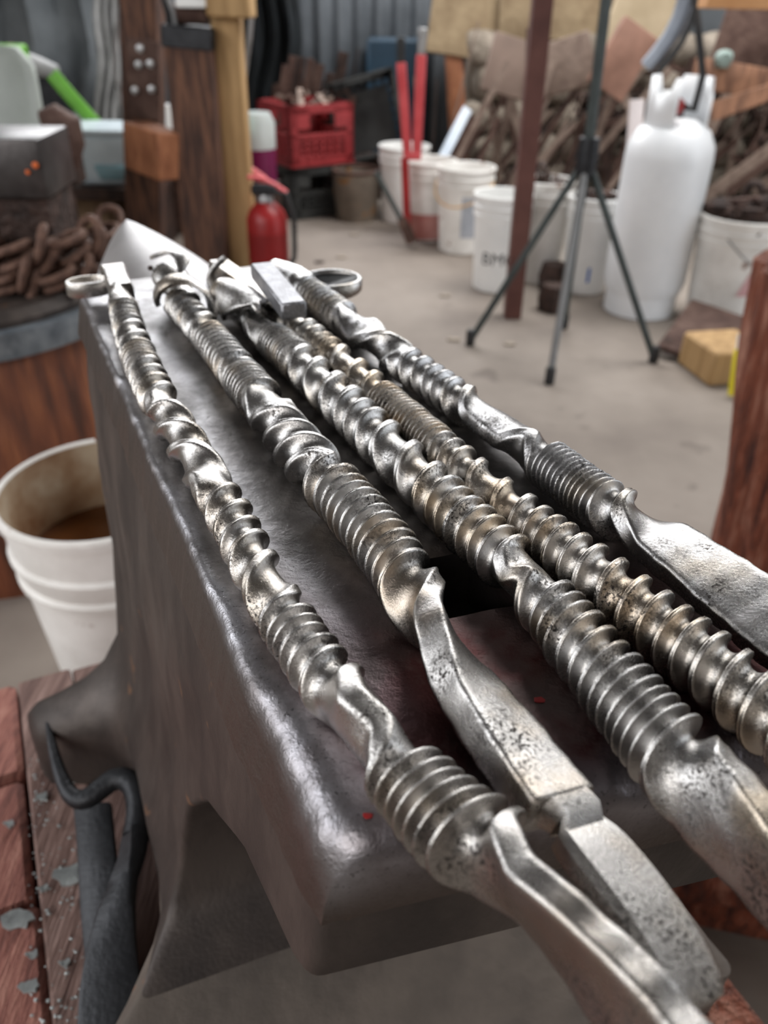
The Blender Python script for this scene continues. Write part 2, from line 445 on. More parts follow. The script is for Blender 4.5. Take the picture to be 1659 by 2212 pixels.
anvil = thing('anvil', P(.2, .07, .52), 'large worn blacksmith anvil carrying five twisted bars, horn pointing away', 'anvil')
ZB = [.520, .535, .562, .573, .581, .59, .60, .617, .64, .66, .68, .70, .72, .744, .758, .77, .778, .785, .79, .795, .80, .81, .820, .828]
TB = np.array([(.520, .05, .37, -.097), (.562, .05, .37, -.097), (.573, .085, .365, -.09), (.581, .120, .36, -.074), (.59, .148, .358, -.054), (.60, .157, .36, -.037),
               (.617, .163, .365, -.024), (.64, .165, .375, -.019), (.68, .15, .385, -.013), (.72, .12, .395, -.0105), (.744, .10, .397, -.009), (.77, .065, .4, -.007),
               (.785, .04, .4, -.006), (.795, .006, .4, -.005), (.80, .0, .4, -.0045), (.828, .0, .399, -.0006)])
def ring_rect(u0, u1, v0, v1, r, skew, nside=14):
    pts = []
    cs = [(u0 + r, v0 + r, math.pi), (u1 - r, v0 + r, 1.5 * math.pi), (u1 - r, v1 - r, 0), (u0 + r, v1 - r, .5 * math.pi)]
    # walk: corner(u0,v0) -> side to (u1,v0) -> ... ; angle measured with u as x and v as y
    for i, (cu, cv, a0) in enumerate(cs):
        arc = [(cu + r * math.cos(a0 + k * math.pi / 8), cv + r * math.sin(a0 + k * math.pi / 8)) for k in range(5)]
        pts += arc
        nx = cs[(i + 1) % 4]
        e0 = arc[-1]; a1 = nx[2]; e1 = (nx[0] + r * math.cos(a1), nx[1] + r * math.sin(a1))
        for k in range(1, nside):
            t = k / nside; pts.append((e0[0] + (e1[0] - e0[0]) * t, e0[1] + (e1[1] - e0[1]) * t))
    return [(u - skew * v * max(0, 1 - max(0, u) / .2), v) for u, v in pts]
rows = []
for z in ZB:
    u0, u1, vl = [np.interp(z, TB[:, 0], TB[:, k]) for k in (1, 2, 3)]
    rr = ring_rect(u0, u1, vl, .141 - vl, .006 if z < .6 else .004, .2, 30)
    vm = max(vl, np.interp(z, [.52, .59, .61], [-.036, -.033, -.026]))
    row = []
    for k, (u, v) in enumerate(rr):
        dz = 0
        g = np.interp(u, [.06, .10, .15, .19, .285, .312, .335, .36], [1, .9, .28, 0, 0, .25, .85, 1])
        g = g * g * (3 - 2 * g)
        if v < .07: v = vm + (v - vl) if g == 0 else v + (vm - vl) * (1 - g)
        else: v = v - (vm - vl) * (1 - g)
        if z < .55 and False: dz = .03 * math.sin((u - .09) / .24 * math.pi) * (1 if (v < vl + .004 or v > .137 - vl) else 0)
        j = (1 if z < .79 else 0) * .0007 * math.sin(u * 90 + z * 70) + (1 if z < .79 else 0) * .0006 * math.sin(u * 210 + z * 33 + 1)
        row.append(P(u, v + (j if v < .07 else -j), z + dz))
    rows.append(row)
nr = len(rows[0])
body = MB().add(np.array(rows).reshape(-1, 3), [(i * nr + k, i * nr + (k + 1) % nr, (i + 1) * nr + (k + 1) % nr, (i + 1) * nr + k) for i in range(len(rows) - 1) for k in range(nr)]
                + [tuple((len(rows) - 1) * nr + k for k in range(nr)), tuple(reversed(range(nr)))])
bo = body.build('body', M_BODY, anvil, smooth=50)
bo.data.materials.append(mat('lighter_brown_foot', (72, 64, 58), (96, 86, 78), 18, .75, metal=.1, bump=.3, bscale=160, dist=.002, spots=(30, .68, (120, 84, 60))))
for pl_ in bo.data.polygons:
    cw = np.array(pl_.center) + ORG['anvil']; cw = float((cw - AO) @ AU)
    if pl_.center.z + .52 < .580 and cw < .21: pl_.material_index = 1  # near lower foot takes the lighter brown

def face_plate():
    NU, NV = 230, 84
    UE = .398
    hu0, hu1, hv0, hv1 = .0625, .090, .0575, .0845          # hardy hole
    us = np.linspace(0, 1, NU) ** 1.25
    vs = np.linspace(0, 1, NV)
    # snap grid lines onto the hole
    def snap(arr, val): arr[np.argmin(abs(arr - val))] = val
    uline = us * UE; vline = vs * .141
    for q in (hu0, hu1): snap(uline, q)
    for q in (hv0, hv1): snap(vline, q)
    side = np.zeros((NU, NV)); V = np.zeros((NU, NV, 3)); wear_sheen = np.zeros((NU, NV)); red = np.zeros((NU, NV))
    nz1 = vnoise(uline * 60, 3) ; nz2 = vnoise(uline * 260, 4); nh = vnoise(vline * 90, 5)
    for i, u in enumerate(uline):
        for j, v in enumerate(vline):
            near = max(0, 1 - u / .11)
            rl = .0035 + .0016 * nz1[i] + .011 * near ** 1.3      # rounding of the left edge grows towards the heel
            rl = max(rl, .0018); rh = max(.004, .011 + .0035 * nh[j]); rr = .004; rf = .003
            dl, dh, dr, df = v, u, .141 - v, UE - u
            z = 0
            for d, r in ((dl, rl), (dr, rr), (df, rf)):
                if d < r: z -= r * (1 - math.sqrt(max(0, 1 - (1 - d / r) ** 2)))
            if dh < rh: z -= rh * .8 * (1 - math.sqrt(max(0, 1 - (1 - dh / rh) ** 2)))
            z = max(z, -.020)
            vv = v + (.0011 * nz1[i] + .00025 * nz2[i]) * max(0, 1 - v / .01)
            z += .0002 * math.sin(u * 140 + 2 * math.sin(v * 160)) + .00015 * math.sin(v * 300 + u * 80)
            chip = max(0, math.sin(u * 37 + 1.1) * math.sin(u * 91) - .62) * max(0, 1 - v / .006)
            z -= .006 * chip
            sk = -.2 * v * max(0, 1 - u / .2)
            V[i, j] = P(u + sk, vv, ZF + z)
            ew = min(1, max(.45, .8 + .5 * nz1[i] + .4 * nz2[i])) if u > .1 else min(1, .9 + .25 * nz2[i])
            wear_sheen[i, j] = max(ew * max(0, 1 - abs(dl - rl * .6) / (rl * 1.1 + .0012)), .75 * max(0, 1 - dh / (rh * 1.3)), .55 * max(0, 1 - dr / .006))
            # reflected light painted as a bright lane; far end and left border lighter too
            sheen_lane = math.exp(-((v - (.027 + .004 * math.sin(u * 30) + .002 * math.sin(u * 90))) / .007) ** 2) * min(1, max(0, (u - .02) / .06))
            wear_sheen[i, j] = max(wear_sheen[i, j], .5 * sheen_lane, .55 * max(0, min(1, (u - .29) / .06)), .45 * max(0, 1 - v / .014) * min(1, u / .1))
            side[i, j] = max(0, 1 - dl / (rl * .35)) * .9
            red[i, j] = max(0, min(1, (.105 - u) / .05)) * (1 if v > .012 else v / .012)
    F = []; hole = []
    for i in range(NU - 1):
        for j in range(NV - 1):
            if hu0 - 1e-6 <= uline[i] and uline[i + 1] <= hu1 + 1e-6 and hv0 - 1e-6 <= vline[j] and vline[j + 1] <= hv1 + 1e-6:
                hole.append((i, j)); continue
            F.append((i * NV + j, (i + 1) * NV + j, (i + 1) * NV + j + 1, i * NV + j + 1))
    Vf = list(V.reshape(-1, 3)); W = list(wear_sheen.ravel()); Rd = list(red.ravel()); Sd = list(side.ravel())
    cen = P(.19, .0705, 0)
    def skirt(loop, zb, closed=True, lip=0.0):
        k0 = len(Vf)
        for idx in loop:
            p = Vf[idx].copy(); p[2] = zb
            if lip:
                i_, j_ = divmod(idx, NV)
                if j_ == 0: p = p - AV * lip * min(1, .35 + i_ / 60)
                if j_ == NV - 1: p = p + AV * lip
                if i_ == 0: p = p - AU * lip * .3
                if i_ == NU - 1: p = p + AU * lip
            p = p.copy(); Vf.append(p); W.append(0); Rd.append(.1); Sd.append(1.0)
        n = len(loop)
        for q in range(n if closed else n - 1):
            F.append((loop[q], loop[(q + 1) % n], k0 + (q + 1) % n, k0 + q))
    per = [i * NV for i in range(NU)] + [(NU - 1) * NV + j for j in range(1, NV)] + [i * NV + NV - 1 for i in range(NU - 2, -1, -1)] + [j for j in range(NV - 2, 0, -1)]
    skirt(per, ZF - .0245, lip=.0042)
    i0, i1 = min(h[0] for h in hole), max(h[0] for h in hole) + 1
    j0, j1 = min(h[1] for h in hole), max(h[1] for h in hole) + 1
    hl = [i * NV + j0 for i in range(i0, i1)] + [i1 * NV + j for j in range(j0, j1)] + [i * NV + j1 for i in range(i1, i0, -1)] + [i0 * NV + j for j in range(j1, j0, -1)]
    skirt(hl, ZF - .0215)
    o = MB().add(np.array(Vf), F).build('face_plate', M_FACE, anvil, smooth=60)
    ca = o.data.color_attributes.new('wear_sheen', 'FLOAT_COLOR', 'POINT')
    buf = np.zeros((len(Vf), 4), np.float32); buf[:, 0] = W; buf[:, 1] = Rd; buf[:, 2] = Sd; buf[:, 3] = 1
    ca.data.foreach_set('color', buf.ravel())
    return o
face_plate()
# hardy hole shaft: dark square tube below the face
sh = MB()
hc = (.0762, .071)
for (u, v, su, sv) in ((.0617, .071, .0012, .03), (.0908, .071, .0012, .03), (.0762, .0567, .03, .0012), (.0762, .0853, .03, .0012)):
    c = P(u - .2 * v * (1 - u / .2), v, 0)
    sh.box((c[0], c[1], ZF - .041), (sv, su, .038), rot=(0, 0, _A))
sh.build('hardy_hole', M_RUSTD, anvil, smooth=0)
for (x, y, r) in ((795, 1762, .0018), (1165, 1512, .0022), (1440, 1575, .0016)):
    c = onz(x, y, ZF + .0002); MB().rock(c, (r * 1.5, r, .0006), int(x), 1).build('paint_speck', M_RED, anvil)['label'] = 'red paint speck'
# table and horn
tb = MB()
tb.prism([(.399, .004), (.45, .014), (.45, .127), (.399, .137)], .73, .8415, lambda a, b, t: P(a, b, t))
tb.build('table', M_HORN, anvil, bevel=.004, seg=2)
hr = []
NH = 26
for i in range(NH + 1):
    t = i / NH
    u = .446 + .145 * t
    r = .060 * (1 - t ** 2.2) ** .8 + .0015 if t < 1 else .0006
    zc = ZF - .0085 - r * .99 + .006 * t
    for k in range(28):
        th = 2 * math.pi * k / 28
        hr.append(P(u, .0705 - .010 * t + r * math.cos(th), zc + r * math.sin(th)))
MB().add(np.array(hr), [(i * 28 + k, i * 28 + (k + 1) % 28, (i + 1) * 28 + (k + 1) % 28, (i + 1) * 28 + k) for i in range(NH) for k in range(28)]
         + [tuple(reversed(range(28))), tuple(NH * 28 + k for k in range(28))]).build('horn', M_HORN, anvil, smooth=60)

# ------------------------------------------------------------------ twisted bars
STEEL = [forged_steel('forged_steel_%d' % i, t, (58, 54, 52), w, 3.1 * i) for i, (t, w) in enumerate([
    ((186, 183, 180), (178, 170, 160)), ((182, 180, 178), (178, 167, 154)), ((184, 182, 180), (184, 172, 156)),
    ((188, 183, 177), (190, 174, 154)), ((178, 177, 177), (176, 170, 162))])]
def smooth1(y, k):
    k = max(1, int(k)) | 1
    yp = np.pad(y, (k // 2, k // 2), mode='edge')
    return np.convolve(yp, np.ones(k) / k, mode='valid')
def twisted_bar(center, knots, radius, phi_end, steel, parent, u_end, bratio=.38, nth=84, name='twisted_shaft'):
    """bar of flat stock twisted by hand: cross-section is a rounded rectangle that turns with the knots"""
    cu, cv = [], []
    for x, y in center:
        u, v = uv(x, y, ZF + .0092); cu.append(u); cv.append(v)
    cu, cv = np.array(cu), np.array(cv); o = np.argsort(cu); cu, cv = cu[o], cv[o]
    ku, kc = [], []; c = 0
    for x, y, d in knots:
        if y is None: u = x
        else: u = uv(x, y, ZF + .0092)[0]
        c += d
        if ku and u > ku[-1] - .0008: u = ku[-1] - .0008
        ku.append(u); kc.append(c)
    ustart = ku[0]
    # first pass on a fine regular grid: phase and local rate
    step = .0002
    s = np.arange(0, ustart - u_end, step); uu = ustart - s
    cnt = np.interp(uu, np.array(ku)[::-1], np.array(kc)[::-1])
    cnt = smooth1(smooth1(cnt, 13), 13)
    rate = np.abs(np.gradient(cnt, step))
    rate = smooth1(smooth1(rate, 25), 25)
    d = 1000.0 / np.maximum(rate, 1e-3)
    dmx = np.interp(uu, np.sort([q[0] for q in radius]), [(.97 if len(q) > 2 else .60) for q in sorted(radius)])
    depth = np.minimum(d / (d + 3.2), dmx)
    # adaptive sampling
    w = np.maximum(1 / .0008, rate * 13.0)
    cum = np.concatenate([[0], np.cumsum(w[:-1] * step)])
    n = int(cum[-1]) + 2
    ss = np.interp(np.linspace(0, cum[-1], n), cum, s)
    U = ustart - ss
    C = np.interp(ss, s, cnt); D = np.interp(ss, s, depth)
    ru = np.array([q[0] for q in radius])[::-1]; rv = np.array([q[1] for q in radius])[::-1]
    R = np.interp(U, np.sort([q[0] for q in radius]), [q[1] for q in sorted(radius)])
    phi = math.pi * (C - C[-1]) + phi_end
    psi = np.linspace(0, 2 * math.pi, nth, endpoint=False)[None, :] + np.zeros((n, 1))
    th = psi + phi[:, None]                                   # mesh lines follow the ridges
    p = np.interp(D, [.3, .7, .95], [5.0, 6.0, 11.0])[:, None]
    B = np.interp(U, np.sort([q[0] for q in radius]), [(q[2] if len(q) > 2 else bratio) for q in sorted(radius)])[:, None]
    rect = (np.abs(np.cos(psi)) ** p + np.abs(np.sin(psi) / B) ** p) ** (-1 / p)
    rect = rect / rect.max(axis=1, keepdims=True)
    rr = R[:, None] * (1 - D[:, None] * (1 - rect))
    # hand-forged irregularity
    rr = rr * (1 + .018 * np.sin(U * 330)[:, None] + .012 * np.sin(U * 790 + 1)[:, None] + .008 * np.sin(3 * th + U[:, None] * 400))
    vc = np.interp(U, cu, cv); vc = smooth1(vc, 41)
    Rl = smooth1(R, 9)
    zc = ZF + Rl * .93 + .0006
    vert = np.zeros((n, nth, 3))
    vv = vc[:, None] + rr * np.cos(th)
    zz = zc[:, None] + rr * np.sin(th)
    base = AO[None, None, :] + U[:, None, None] * AU[None, None, :] + vv[:, :, None] * AV[None, None, :]
    vert[:] = base; vert[:, :, 2] = zz
    V = vert.reshape(-1, 3) - ORG[parent.name]
    i = np.arange(n - 1)[:, None]; k = np.arange(nth)[None, :]
    q = np.stack([i * nth + k, i * nth + (k + 1) % nth, (i + 1) * nth + (k + 1) % nth, (i + 1) * nth + k], -1).reshape(-1, 4)
    me = bpy.data.meshes.new(name)
    faces = q.tolist() + [list(range(nth)), [(n - 1) * nth + kk for kk in reversed(range(nth))]]
    me.from_pydata(V.tolist(), [], faces)
    me.polygons.foreach_set('use_smooth', [True] * len(me.polygons))
    me.materials.append(steel)
    ob = bpy.data.objects.new(name, me); COL.objects.link(ob); ob.parent = parent
    bm = bmesh.new(); bm.from_mesh(me); bmesh.ops.recalc_face_normals(bm, faces=bm.faces); bm.to_mesh(me); bm.free()
    return ob, (lambda u: float(np.interp(u, cu, cv)))

GRP = 'twisted steel bars on the anvil'
def bar_root(u, v, label):
    return thing('twisted_bar', P(u, v, ZF), label, 'steel bar', GRP)
b1 = bar_root(.15, .0145, 'leftmost twisted steel bar on the anvil, looped scroll at its far end')
b2 = bar_root(.15, .05, 'second twisted bar from the left, ending near the camera in a flat tapered tang')
b3 = bar_root(.15, .081, 'middle twisted steel bar of five, with a torn leaf collar at its far end')
b4 = bar_root(.15, .1, 'fourth twisted bar from the left, short square bar folded back over its far end')
b5 = bar_root(.15, .127, 'rightmost twisted steel bar on the anvil, with a round flattened leaf at its far end')

twisted_bar([(262, 625), (268, 670), (282, 720), (300, 770), (322, 820), (352, 880), (405, 960), (462, 1050), (510, 1130), (560, 1240), (622, 1340), (690, 1440), (762, 1540), (842, 1630), (925, 1735), (1010, 1820), (1150, 1955), (1290, 2085)],
    [(262, 632, 0), (275, 665, .5), (282, 712, 5), (305, 760, 2), (325, 795, 5), (348, 812, 1), (360, 830, 1), (370, 850, 1), (377, 868, .6), (372, 895, .15), (310, 905, -.35), (350, 950, -1), (380, 997, -1), (430, 1045, -.7), (500, 1060, .1),
     (539, 1067, .5), (563, 1106, 1), (575, 1139, 1), (590, 1170, 1), (618, 1218, 1), (679, 1304, 1), (704, 1330, 1), (722, 1349, 1), (735, 1364, 1), (755, 1392, 1), (781, 1416, 1), (831, 1462, 1),
     (868, 1520, .18), (905, 1585, -.10), (935, 1640, .25), (960, 1668, 1), (980, 1694, 1), (1000, 1718, 1), (1020, 1744, 1), (1040, 1770, 1), (1062, 1800, 1), (1080, 1835, .7), (1150, 1930, .15), (-.12, None, -.32)],
    [(.4, .0078), (.22, .0086), (.11, .0078), (.04, .0082), (.022, .0101), (.008, .0090), (-.02, .0114, .30), (-.12, .0128, .30)], math.radians(52), STEEL[0], b1, -.115)
twisted_bar([(385, 655), (420, 690), (470, 750), (520, 815), (575, 880), (625, 950), (690, 1025), (755, 1095), (815, 1165), (870, 1240), (915, 1320), (968, 1420), (1030, 1520), (1105, 1610), (1180, 1710), (1230, 1790)],
    [(392, 650, 0), (455, 700, 5), (485, 722, .8), (520, 790, 8), (560, 815, 1.8), (600, 860, 7), (620, 895, .4), (575, 930, -.5), (588, 967, -1), (609, 998, -1), (636, 1034, -1), (690, 1040, -.2),
     (770, 1045, .6), (808, 1062, 1), (931, 1217, 9), (950, 1246, 1), (1000, 1325, .55), (1040, 1500, .28), (1220, 1645, .08), (1262, 1752, .0)],
    [(.33, .0088), (.2, .0098), (.13, .0104), (.085, .010), (.05, .0095, .46), (.03, .0092, .6), (-.02, .0090, .62)], math.radians(-14), STEEL[1], b2, uv(1215, 1745, ZF + .009)[0])
twisted_bar([(545, 690), (575, 722), (625, 765), (690, 828), (760, 895), (840, 975), (920, 1050), (1000, 1130), (1075, 1195), (1145, 1265), (1215, 1345), (1290, 1440), (1365, 1535), (1440, 1625), (1545, 1750), (1630, 1850)],
    [(560, 690, 0), (600, 735, .6), (655, 782, 10), (740, 823, 1.5), (776, 859, 1), (808, 888, 1), (836, 910, 1), (857, 931, 1), (890, 966, 1), (946, 1018, 1), (989, 1058, 1), (1015, 1083, 1), (1040, 1101, 1), (1065, 1123, 1), (1089, 1141, 1), (1112, 1163, 1), (1136, 1185, 1), (1159, 1203, .9),
     (1190, 1235, .2), (1180, 1270, -.25), (1110, 1331, .5), (1136, 1357, 1), (1149, 1379, 1), (1167, 1404, 1), (1193, 1437, 1), (1217, 1474, 1), (1241, 1507, 1), (1261, 1533, 1), (1281, 1558, 1), (1296, 1584, 1), (1311, 1604, 1), (1328, 1628, 1), (1348, 1654, 1), (1371, 1686, .9),
     (1484, 1712, .35), (1659, 1868, .12), (-.1, None, .05)],
    [(.3, .0088), (.2, .0100), (.1, .0099), (.04, .0094), (0, .0100), (-.025, .0106, .34), (-.1, .0112, .34)], math.radians(96), STEEL[2], b3, -.1)
twisted_bar([(628, 690), (655, 715), (700, 752), (770, 812), (840, 872), (910, 930), (985, 998), (1060, 1065), (1135, 1125), (1210, 1185), (1290, 1250), (1375, 1318), (1460, 1385), (1545, 1452), (1640, 1530)],
    [(632, 690, 0), (690, 712, 1.2), (704, 726, 1), (723, 741, 1), (745, 752, 1), (766, 763, 1), (805, 796, 1), (831, 823, 1), (870, 850, 1), (985, 956, 17), (1018, 968, 1), (1042, 986, 1), (1071, 1007, 1), (1145, 1076, 1.5), (1192, 1109, 1), (1224, 1130, 1), (1253, 1150, 1), (1278, 1166, 1), (1322, 1188, 1),
     (1369, 1210, 1), (1417, 1246, 1), (1468, 1283, 1), (1512, 1316, 1), (1557, 1342, 1), (1597, 1368, 1), (1637, 1400, 1), (-.06, None, 8), (-.09, None, .6)],
    [(.3, .0084), (.2, .0086), (.145, .0083), (.09, .0086), (.03, .0096), (-.1, .0104)], math.radians(40), STEEL[3], b4, -.09)
twisted_bar([(655, 622), (705, 662), (760, 702), (820, 745), (880, 790), (945, 832), (1010, 878), (1080, 928), (1150, 978), (1220, 1030), (1290, 1085), (1365, 1130), (1450, 1190), (1545, 1262), (1640, 1335)],
    [(655, 615, 0), (690, 628, 1), (770, 685, 9), (829, 714, .5), (850, 740, -.35), (905, 775, -.9), (935, 780, .4), (968, 797, 1), (993, 812, 1), (1018, 825, 1), (1042, 837, 1), (1067, 855, 1), (1105, 881, .6), (1188, 931, .05), (1225, 960, -.45), (1255, 985, .4),
     (1385, 1075, 12), (1420, 1105, .8), (1480, 1150, .3), (1659, 1280, .1), (-.05, None, .02)],
    [(.32, .0092), (.25, .0096), (.17, .0088), (.12, .0094), (.085, .0094), (.05, .0100, .40), (-.06, .0116, .42)], math.radians(26), STEEL[4], b5, -.06)

# far-end finials ------------------------------------------------------
def arc(c, r, a0, a1, n, fu, fv, up=0.0):
    """arc in the u/v plane round c=(u,v,z)"""
    return np.array([P(c[0] + r * fu * math.sin(a0 + (a1 - a0) * i / n), c[1] + r * fv * math.cos(a0 + (a1 - a0) * i / n), c[2] + up * i / n) for i in range(n + 1)])
# bar 1: square neck and a loop of strap bent back to the left
u1_, v1_ = uv(262, 632, ZF + .009)
neck = MB().ribbon([P(u1_ - .002, v1_, ZF + .0085), P(u1_ + .012, v1_ + .0005, ZF + .010), P(u1_ + .020, v1_ + .001, ZF + .0125), P(u1_ + .030, v1_ + .001, ZF + .013)], AV, [.014, .0135, .0135, .015], [.013, .011, .009, .009])
neck.build('neck', STEEL[0], b1, smooth=50)
lp = [P(u1_ + .020 + .0075 * math.sin(t), v1_ - .0035 - .0115 + .0115 * math.cos(t), ZF + .0085) for t in np.linspace(-.5, 2 * math.pi - .5, 34)]
MB().ribbon(lp, np.array([0, 0, 1.0]), .0085, .0026).build('scroll', STEEL[0], b1, smooth=50)
# bar 2: fish-head tip and a strap wrapped round the neck
u2_, v2_ = uv(392, 650, ZF + .009)
tip = [P(u2_ - .002 + .052 * t, v2_ + .002 - .002 * t, ZF + .009 + .010 * t * (1 - .3 * t)) for t in np.linspace(0, 1, 12)]
MB().tube(tip, [.0085, .0078, .0072, .0076, .0090, .0102, .0108, .0104, .009, .0066, .0036, .001], 14, flat=.72).build('fish_head', STEEL[1], b2, smooth=60)
MB().ribbon([P(u2_ + .012 + .034 * t, v2_ - .001 + .0085 * math.sin(3.1 * t + .6) , ZF + .0215 + .006 * math.sin(math.pi * t)) for t in np.linspace(0, 1, 12)], AV, [.003, .006, .008, .009, .009, .009, .008, .008, .007, .006, .004, .002], .0022).build('brow_strap', STEEL[1], b2, smooth=60)
wr = [P(u2_ + .006 - .034 * t, v2_ + .0128 * math.cos(3.5 - 5.2 * t), ZF + .0105 + .0125 * math.sin(3.5 - 5.2 * t)) for t in np.linspace(0, 1, 26)]
MB().ribbon(wr, [np.array(P(1, .0, 0)) - P(0, 0, 0)] * 26, [.004 + .013 * math.sin(math.pi * i / 25) ** .8 for i in range(26)], .003).build('wrapped_leaf', STEEL[1], b2, smooth=60)
e1 = P(u2_ + .036, v2_ - .0085, ZF + .0185)
MB().rock(e1, (.003, .003, .003), 4).build('eye', M_RUSTD, b2)
# tang of bar 2
ua, va = uv(1222, 1752, ZF + .009)
ub, vb = uv(1250, 1800, ZF + .009); uc, vc_ = uv(1400, 1980, ZF + .008); ud, vd = uv(1520, 2170, ZF + .007)
MB().ribbon([P(ua + .004, va - .001, ZF + .0090), P(ua - .003, va + .001, ZF + .0098), P(ub + .001, vb, ZF + .0094)], np.array(AV) * .97 + np.array([0, 0, -.22]), [.0135, .0105, .0118], [.010, .0078, .0072]).build('neck', STEEL[1], b2, smooth=40)
pth = [P(ub + (ud - ub) * t, vb + (vd - vb) * t + .0015 * math.sin(math.pi * t), ZF + .0088 - .002 * t) for t in np.linspace(0, 1, 14)]
MB().ribbon(pth, np.array(AV) * .97 + np.array([0, 0, -.22]), [.0128, .0142, .0150, .0152, .0152, .0152, .015, .0149, .0147, .0145, .0142, .0136, .0125, .0098], [.0072, .0078, .0078, .0075, .0072, .007, .0068, .0066, .0063, .006, .0056, .005, .0045, .003]).build('tang', STEEL[1], b2, smooth=30)
# bar 3: curled hook leaf and a torn leaf wrapped over the neck
u3_, v3_ = uv(545, 690, ZF + .009)
nk = [P(u3_ - .003 + .045 * t, v3_ - .004 * t, ZF + .009 + .004 * t) for t in np.linspace(0, 1, 6)]
MB().tube(nk, [.0085, .008, .0076, .0074, .0074, .006], 14).build('neck', STEEL[2], b3, smooth=60)
hkp = np.array([onz(x, y, ZF + z) for x, y, z in ((520, 628, .008), (498, 636, .006), (474, 632, .006), (459, 614, .010), (456, 594, .015), (464, 576, .020), (476, 564, .024), (486, 557, .027))])
tt = np.linspace(0, 1, 8); ts = np.linspace(0, 1, 22)
hks = np.stack([smooth1(np.interp(ts, tt, hkp[:, k]), 3) for k in range(3)], 1)
MB().ribbon(hks, np.array(AU) * .8 + np.array(AV) * .5, np.interp(ts, [0, .3, .7, 1], [.010, .014, .011, .004]), .0034).build('hook_leaf', STEEL[2], b3, smooth=60)
V = []; nl, nw = 16, 11
for i in range(nl + 1):
    t = i / nl
    w_ = .012 * (math.sin(math.pi * min(1, .12 + .95 * t)) ** .7) * (1.25 if t < .5 else 1.0) + .0012
    for j in range(nw + 1):
        q = (j / nw - .5) * 2
        a_ = math.pi / 2 + q * 1.55 * w_ / .013
        rr_ = .0118 + .0016 * math.sin(5 * t + 3 * q)
        V.append(P(u3_ + .030 - .050 * t + .004 * abs(q), v3_ - .002 + rr_ * math.cos(a_) , ZF + .0095 + rr_ * math.sin(a_)))
Fq = [(i * (nw + 1) + j, i * (nw + 1) + j + 1, (i + 1) * (nw + 1) + j + 1, (i + 1) * (nw + 1) + j) for i in range(nl) for j in range(nw)]
lf = MB().add(V, Fq).build('leaf_collar', STEEL[2], b3, smooth=60)
md = lf.modifiers.new('thickness', 'SOLIDIFY'); md.thickness = .0022; md.offset = 0
# bar 4: square bar folded back over the top
q0 = onz(636, 672, ZF + .0235); q1 = onz(566, 583, ZF + .0275)
q1 = onz(566, 583, ZF + .026)
MB().beam(q0, q1, .0128, .0085).build('folded_bar', mat('dull_grey_bar', (122, 122, 125), (152, 152, 156), 120, .42, metal=.85, bump=.5, bscale=700, dist=.001), b4, bevel=.001)
u4_, v4_ = uv(632, 690, ZF + .009)
bend = [P(u4_ - .002 + .10 * t, v4_ - .001 - .012 * t, ZF + .0085 + .002 * t) for t in np.linspace(0, 1, 8)]
MB().ribbon(bend, AV, .0125, .012).build('neck', STEEL[3], b4, smooth=40)
# bar 5: neck and round leaf on the right
u5_, v5_ = uv(655, 615, ZF + .009)
MB().ribbon([P(u5_ - .004, v5_, ZF + .009), P(u5_ + .010, v5_ - .003, ZF + .011), P(u5_ + .022, v5_ - .007, ZF + .013), P(u5_ + .030, v5_ - .008, ZF + .0155)], np.array(AV) + np.array([0, 0, .25]), [.015, .017, .014, .004], [.012, .009, .006, .003]).build('leaf_stem', STEEL[4], b5, smooth=50)
ring = [P(u5_ + .001 + .013 * math.sin(t), v5_ + .016 + .020 * math.cos(t), ZF + .0065 + .001 * math.sin(t)) for t in np.linspace(-2.6, 3.3, 40)]
MB().ribbon(ring, np.array([0, 0, 1.0]), [.0085 + .001 * math.sin(i * .3) for i in range(40)], .0032).build('leaf_rim', STEEL[4], b5, smooth=60)
dv = [P(u5_ + .001, v5_ + .016, ZF + .0055)] + [P(u5_ + .001 + .0125 * math.sin(t), v5_ + .016 + .0195 * math.cos(t), ZF + .0085) for t in np.linspace(0, 2 * math.pi, 32, endpoint=False)]
dl = MB().add(dv, [(0, 1 + k, 1 + (k + 1) % 32) for k in range(32)]).build('leaf_dish', M_BLACKST, b5, smooth=60)
md = dl.modifiers.new('thickness', 'SOLIDIFY'); md.thickness = .0016

# ------------------------------------------------------------------ timber stand under the anvil
ZS = .52
stand = thing('anvil_stand', P(.12, .05, 0), 'red-stained timber block stand under the anvil', 'stand')
def tbox(u0, u1, v0, v1, z0, z1, name, m, bev=.003):
    mb = MB().prism([(u0, v0), (u1, v0), (u1, v1), (u0, v1)], z0, z1, lambda a, b, t: P(a, b, t))
    return mb.build(name, m, stand, bevel=bev)
for i, (a_, b_) in enumerate(((.452, .352), (.350, .246), (.244, .150), (.148, .040), (.038, -.02))):
    k = tbox(b_, a_, -.46, -.1095 - .002 * math.sin(i * 2.1), 0, ZS - .002 * (i % 2), 'timber', M_REDT, .004)
for v0, v1, dz in ((-.1075, -.066, 0.0), (-.0650, -.030, -.003)):
    tbox(-.02, .452, v0, v1, 0.0, ZS + dz - .001, 'plank', M_PLANK, .002)
tbox(-.02, .452, -.0290, .188, 0, ZS - .0005, 'timber', M_PLANK, .003)
tbox(-.02, .452, .190, .262, 0, ZS - .002, 'bark_slab', M_BARK, .006)
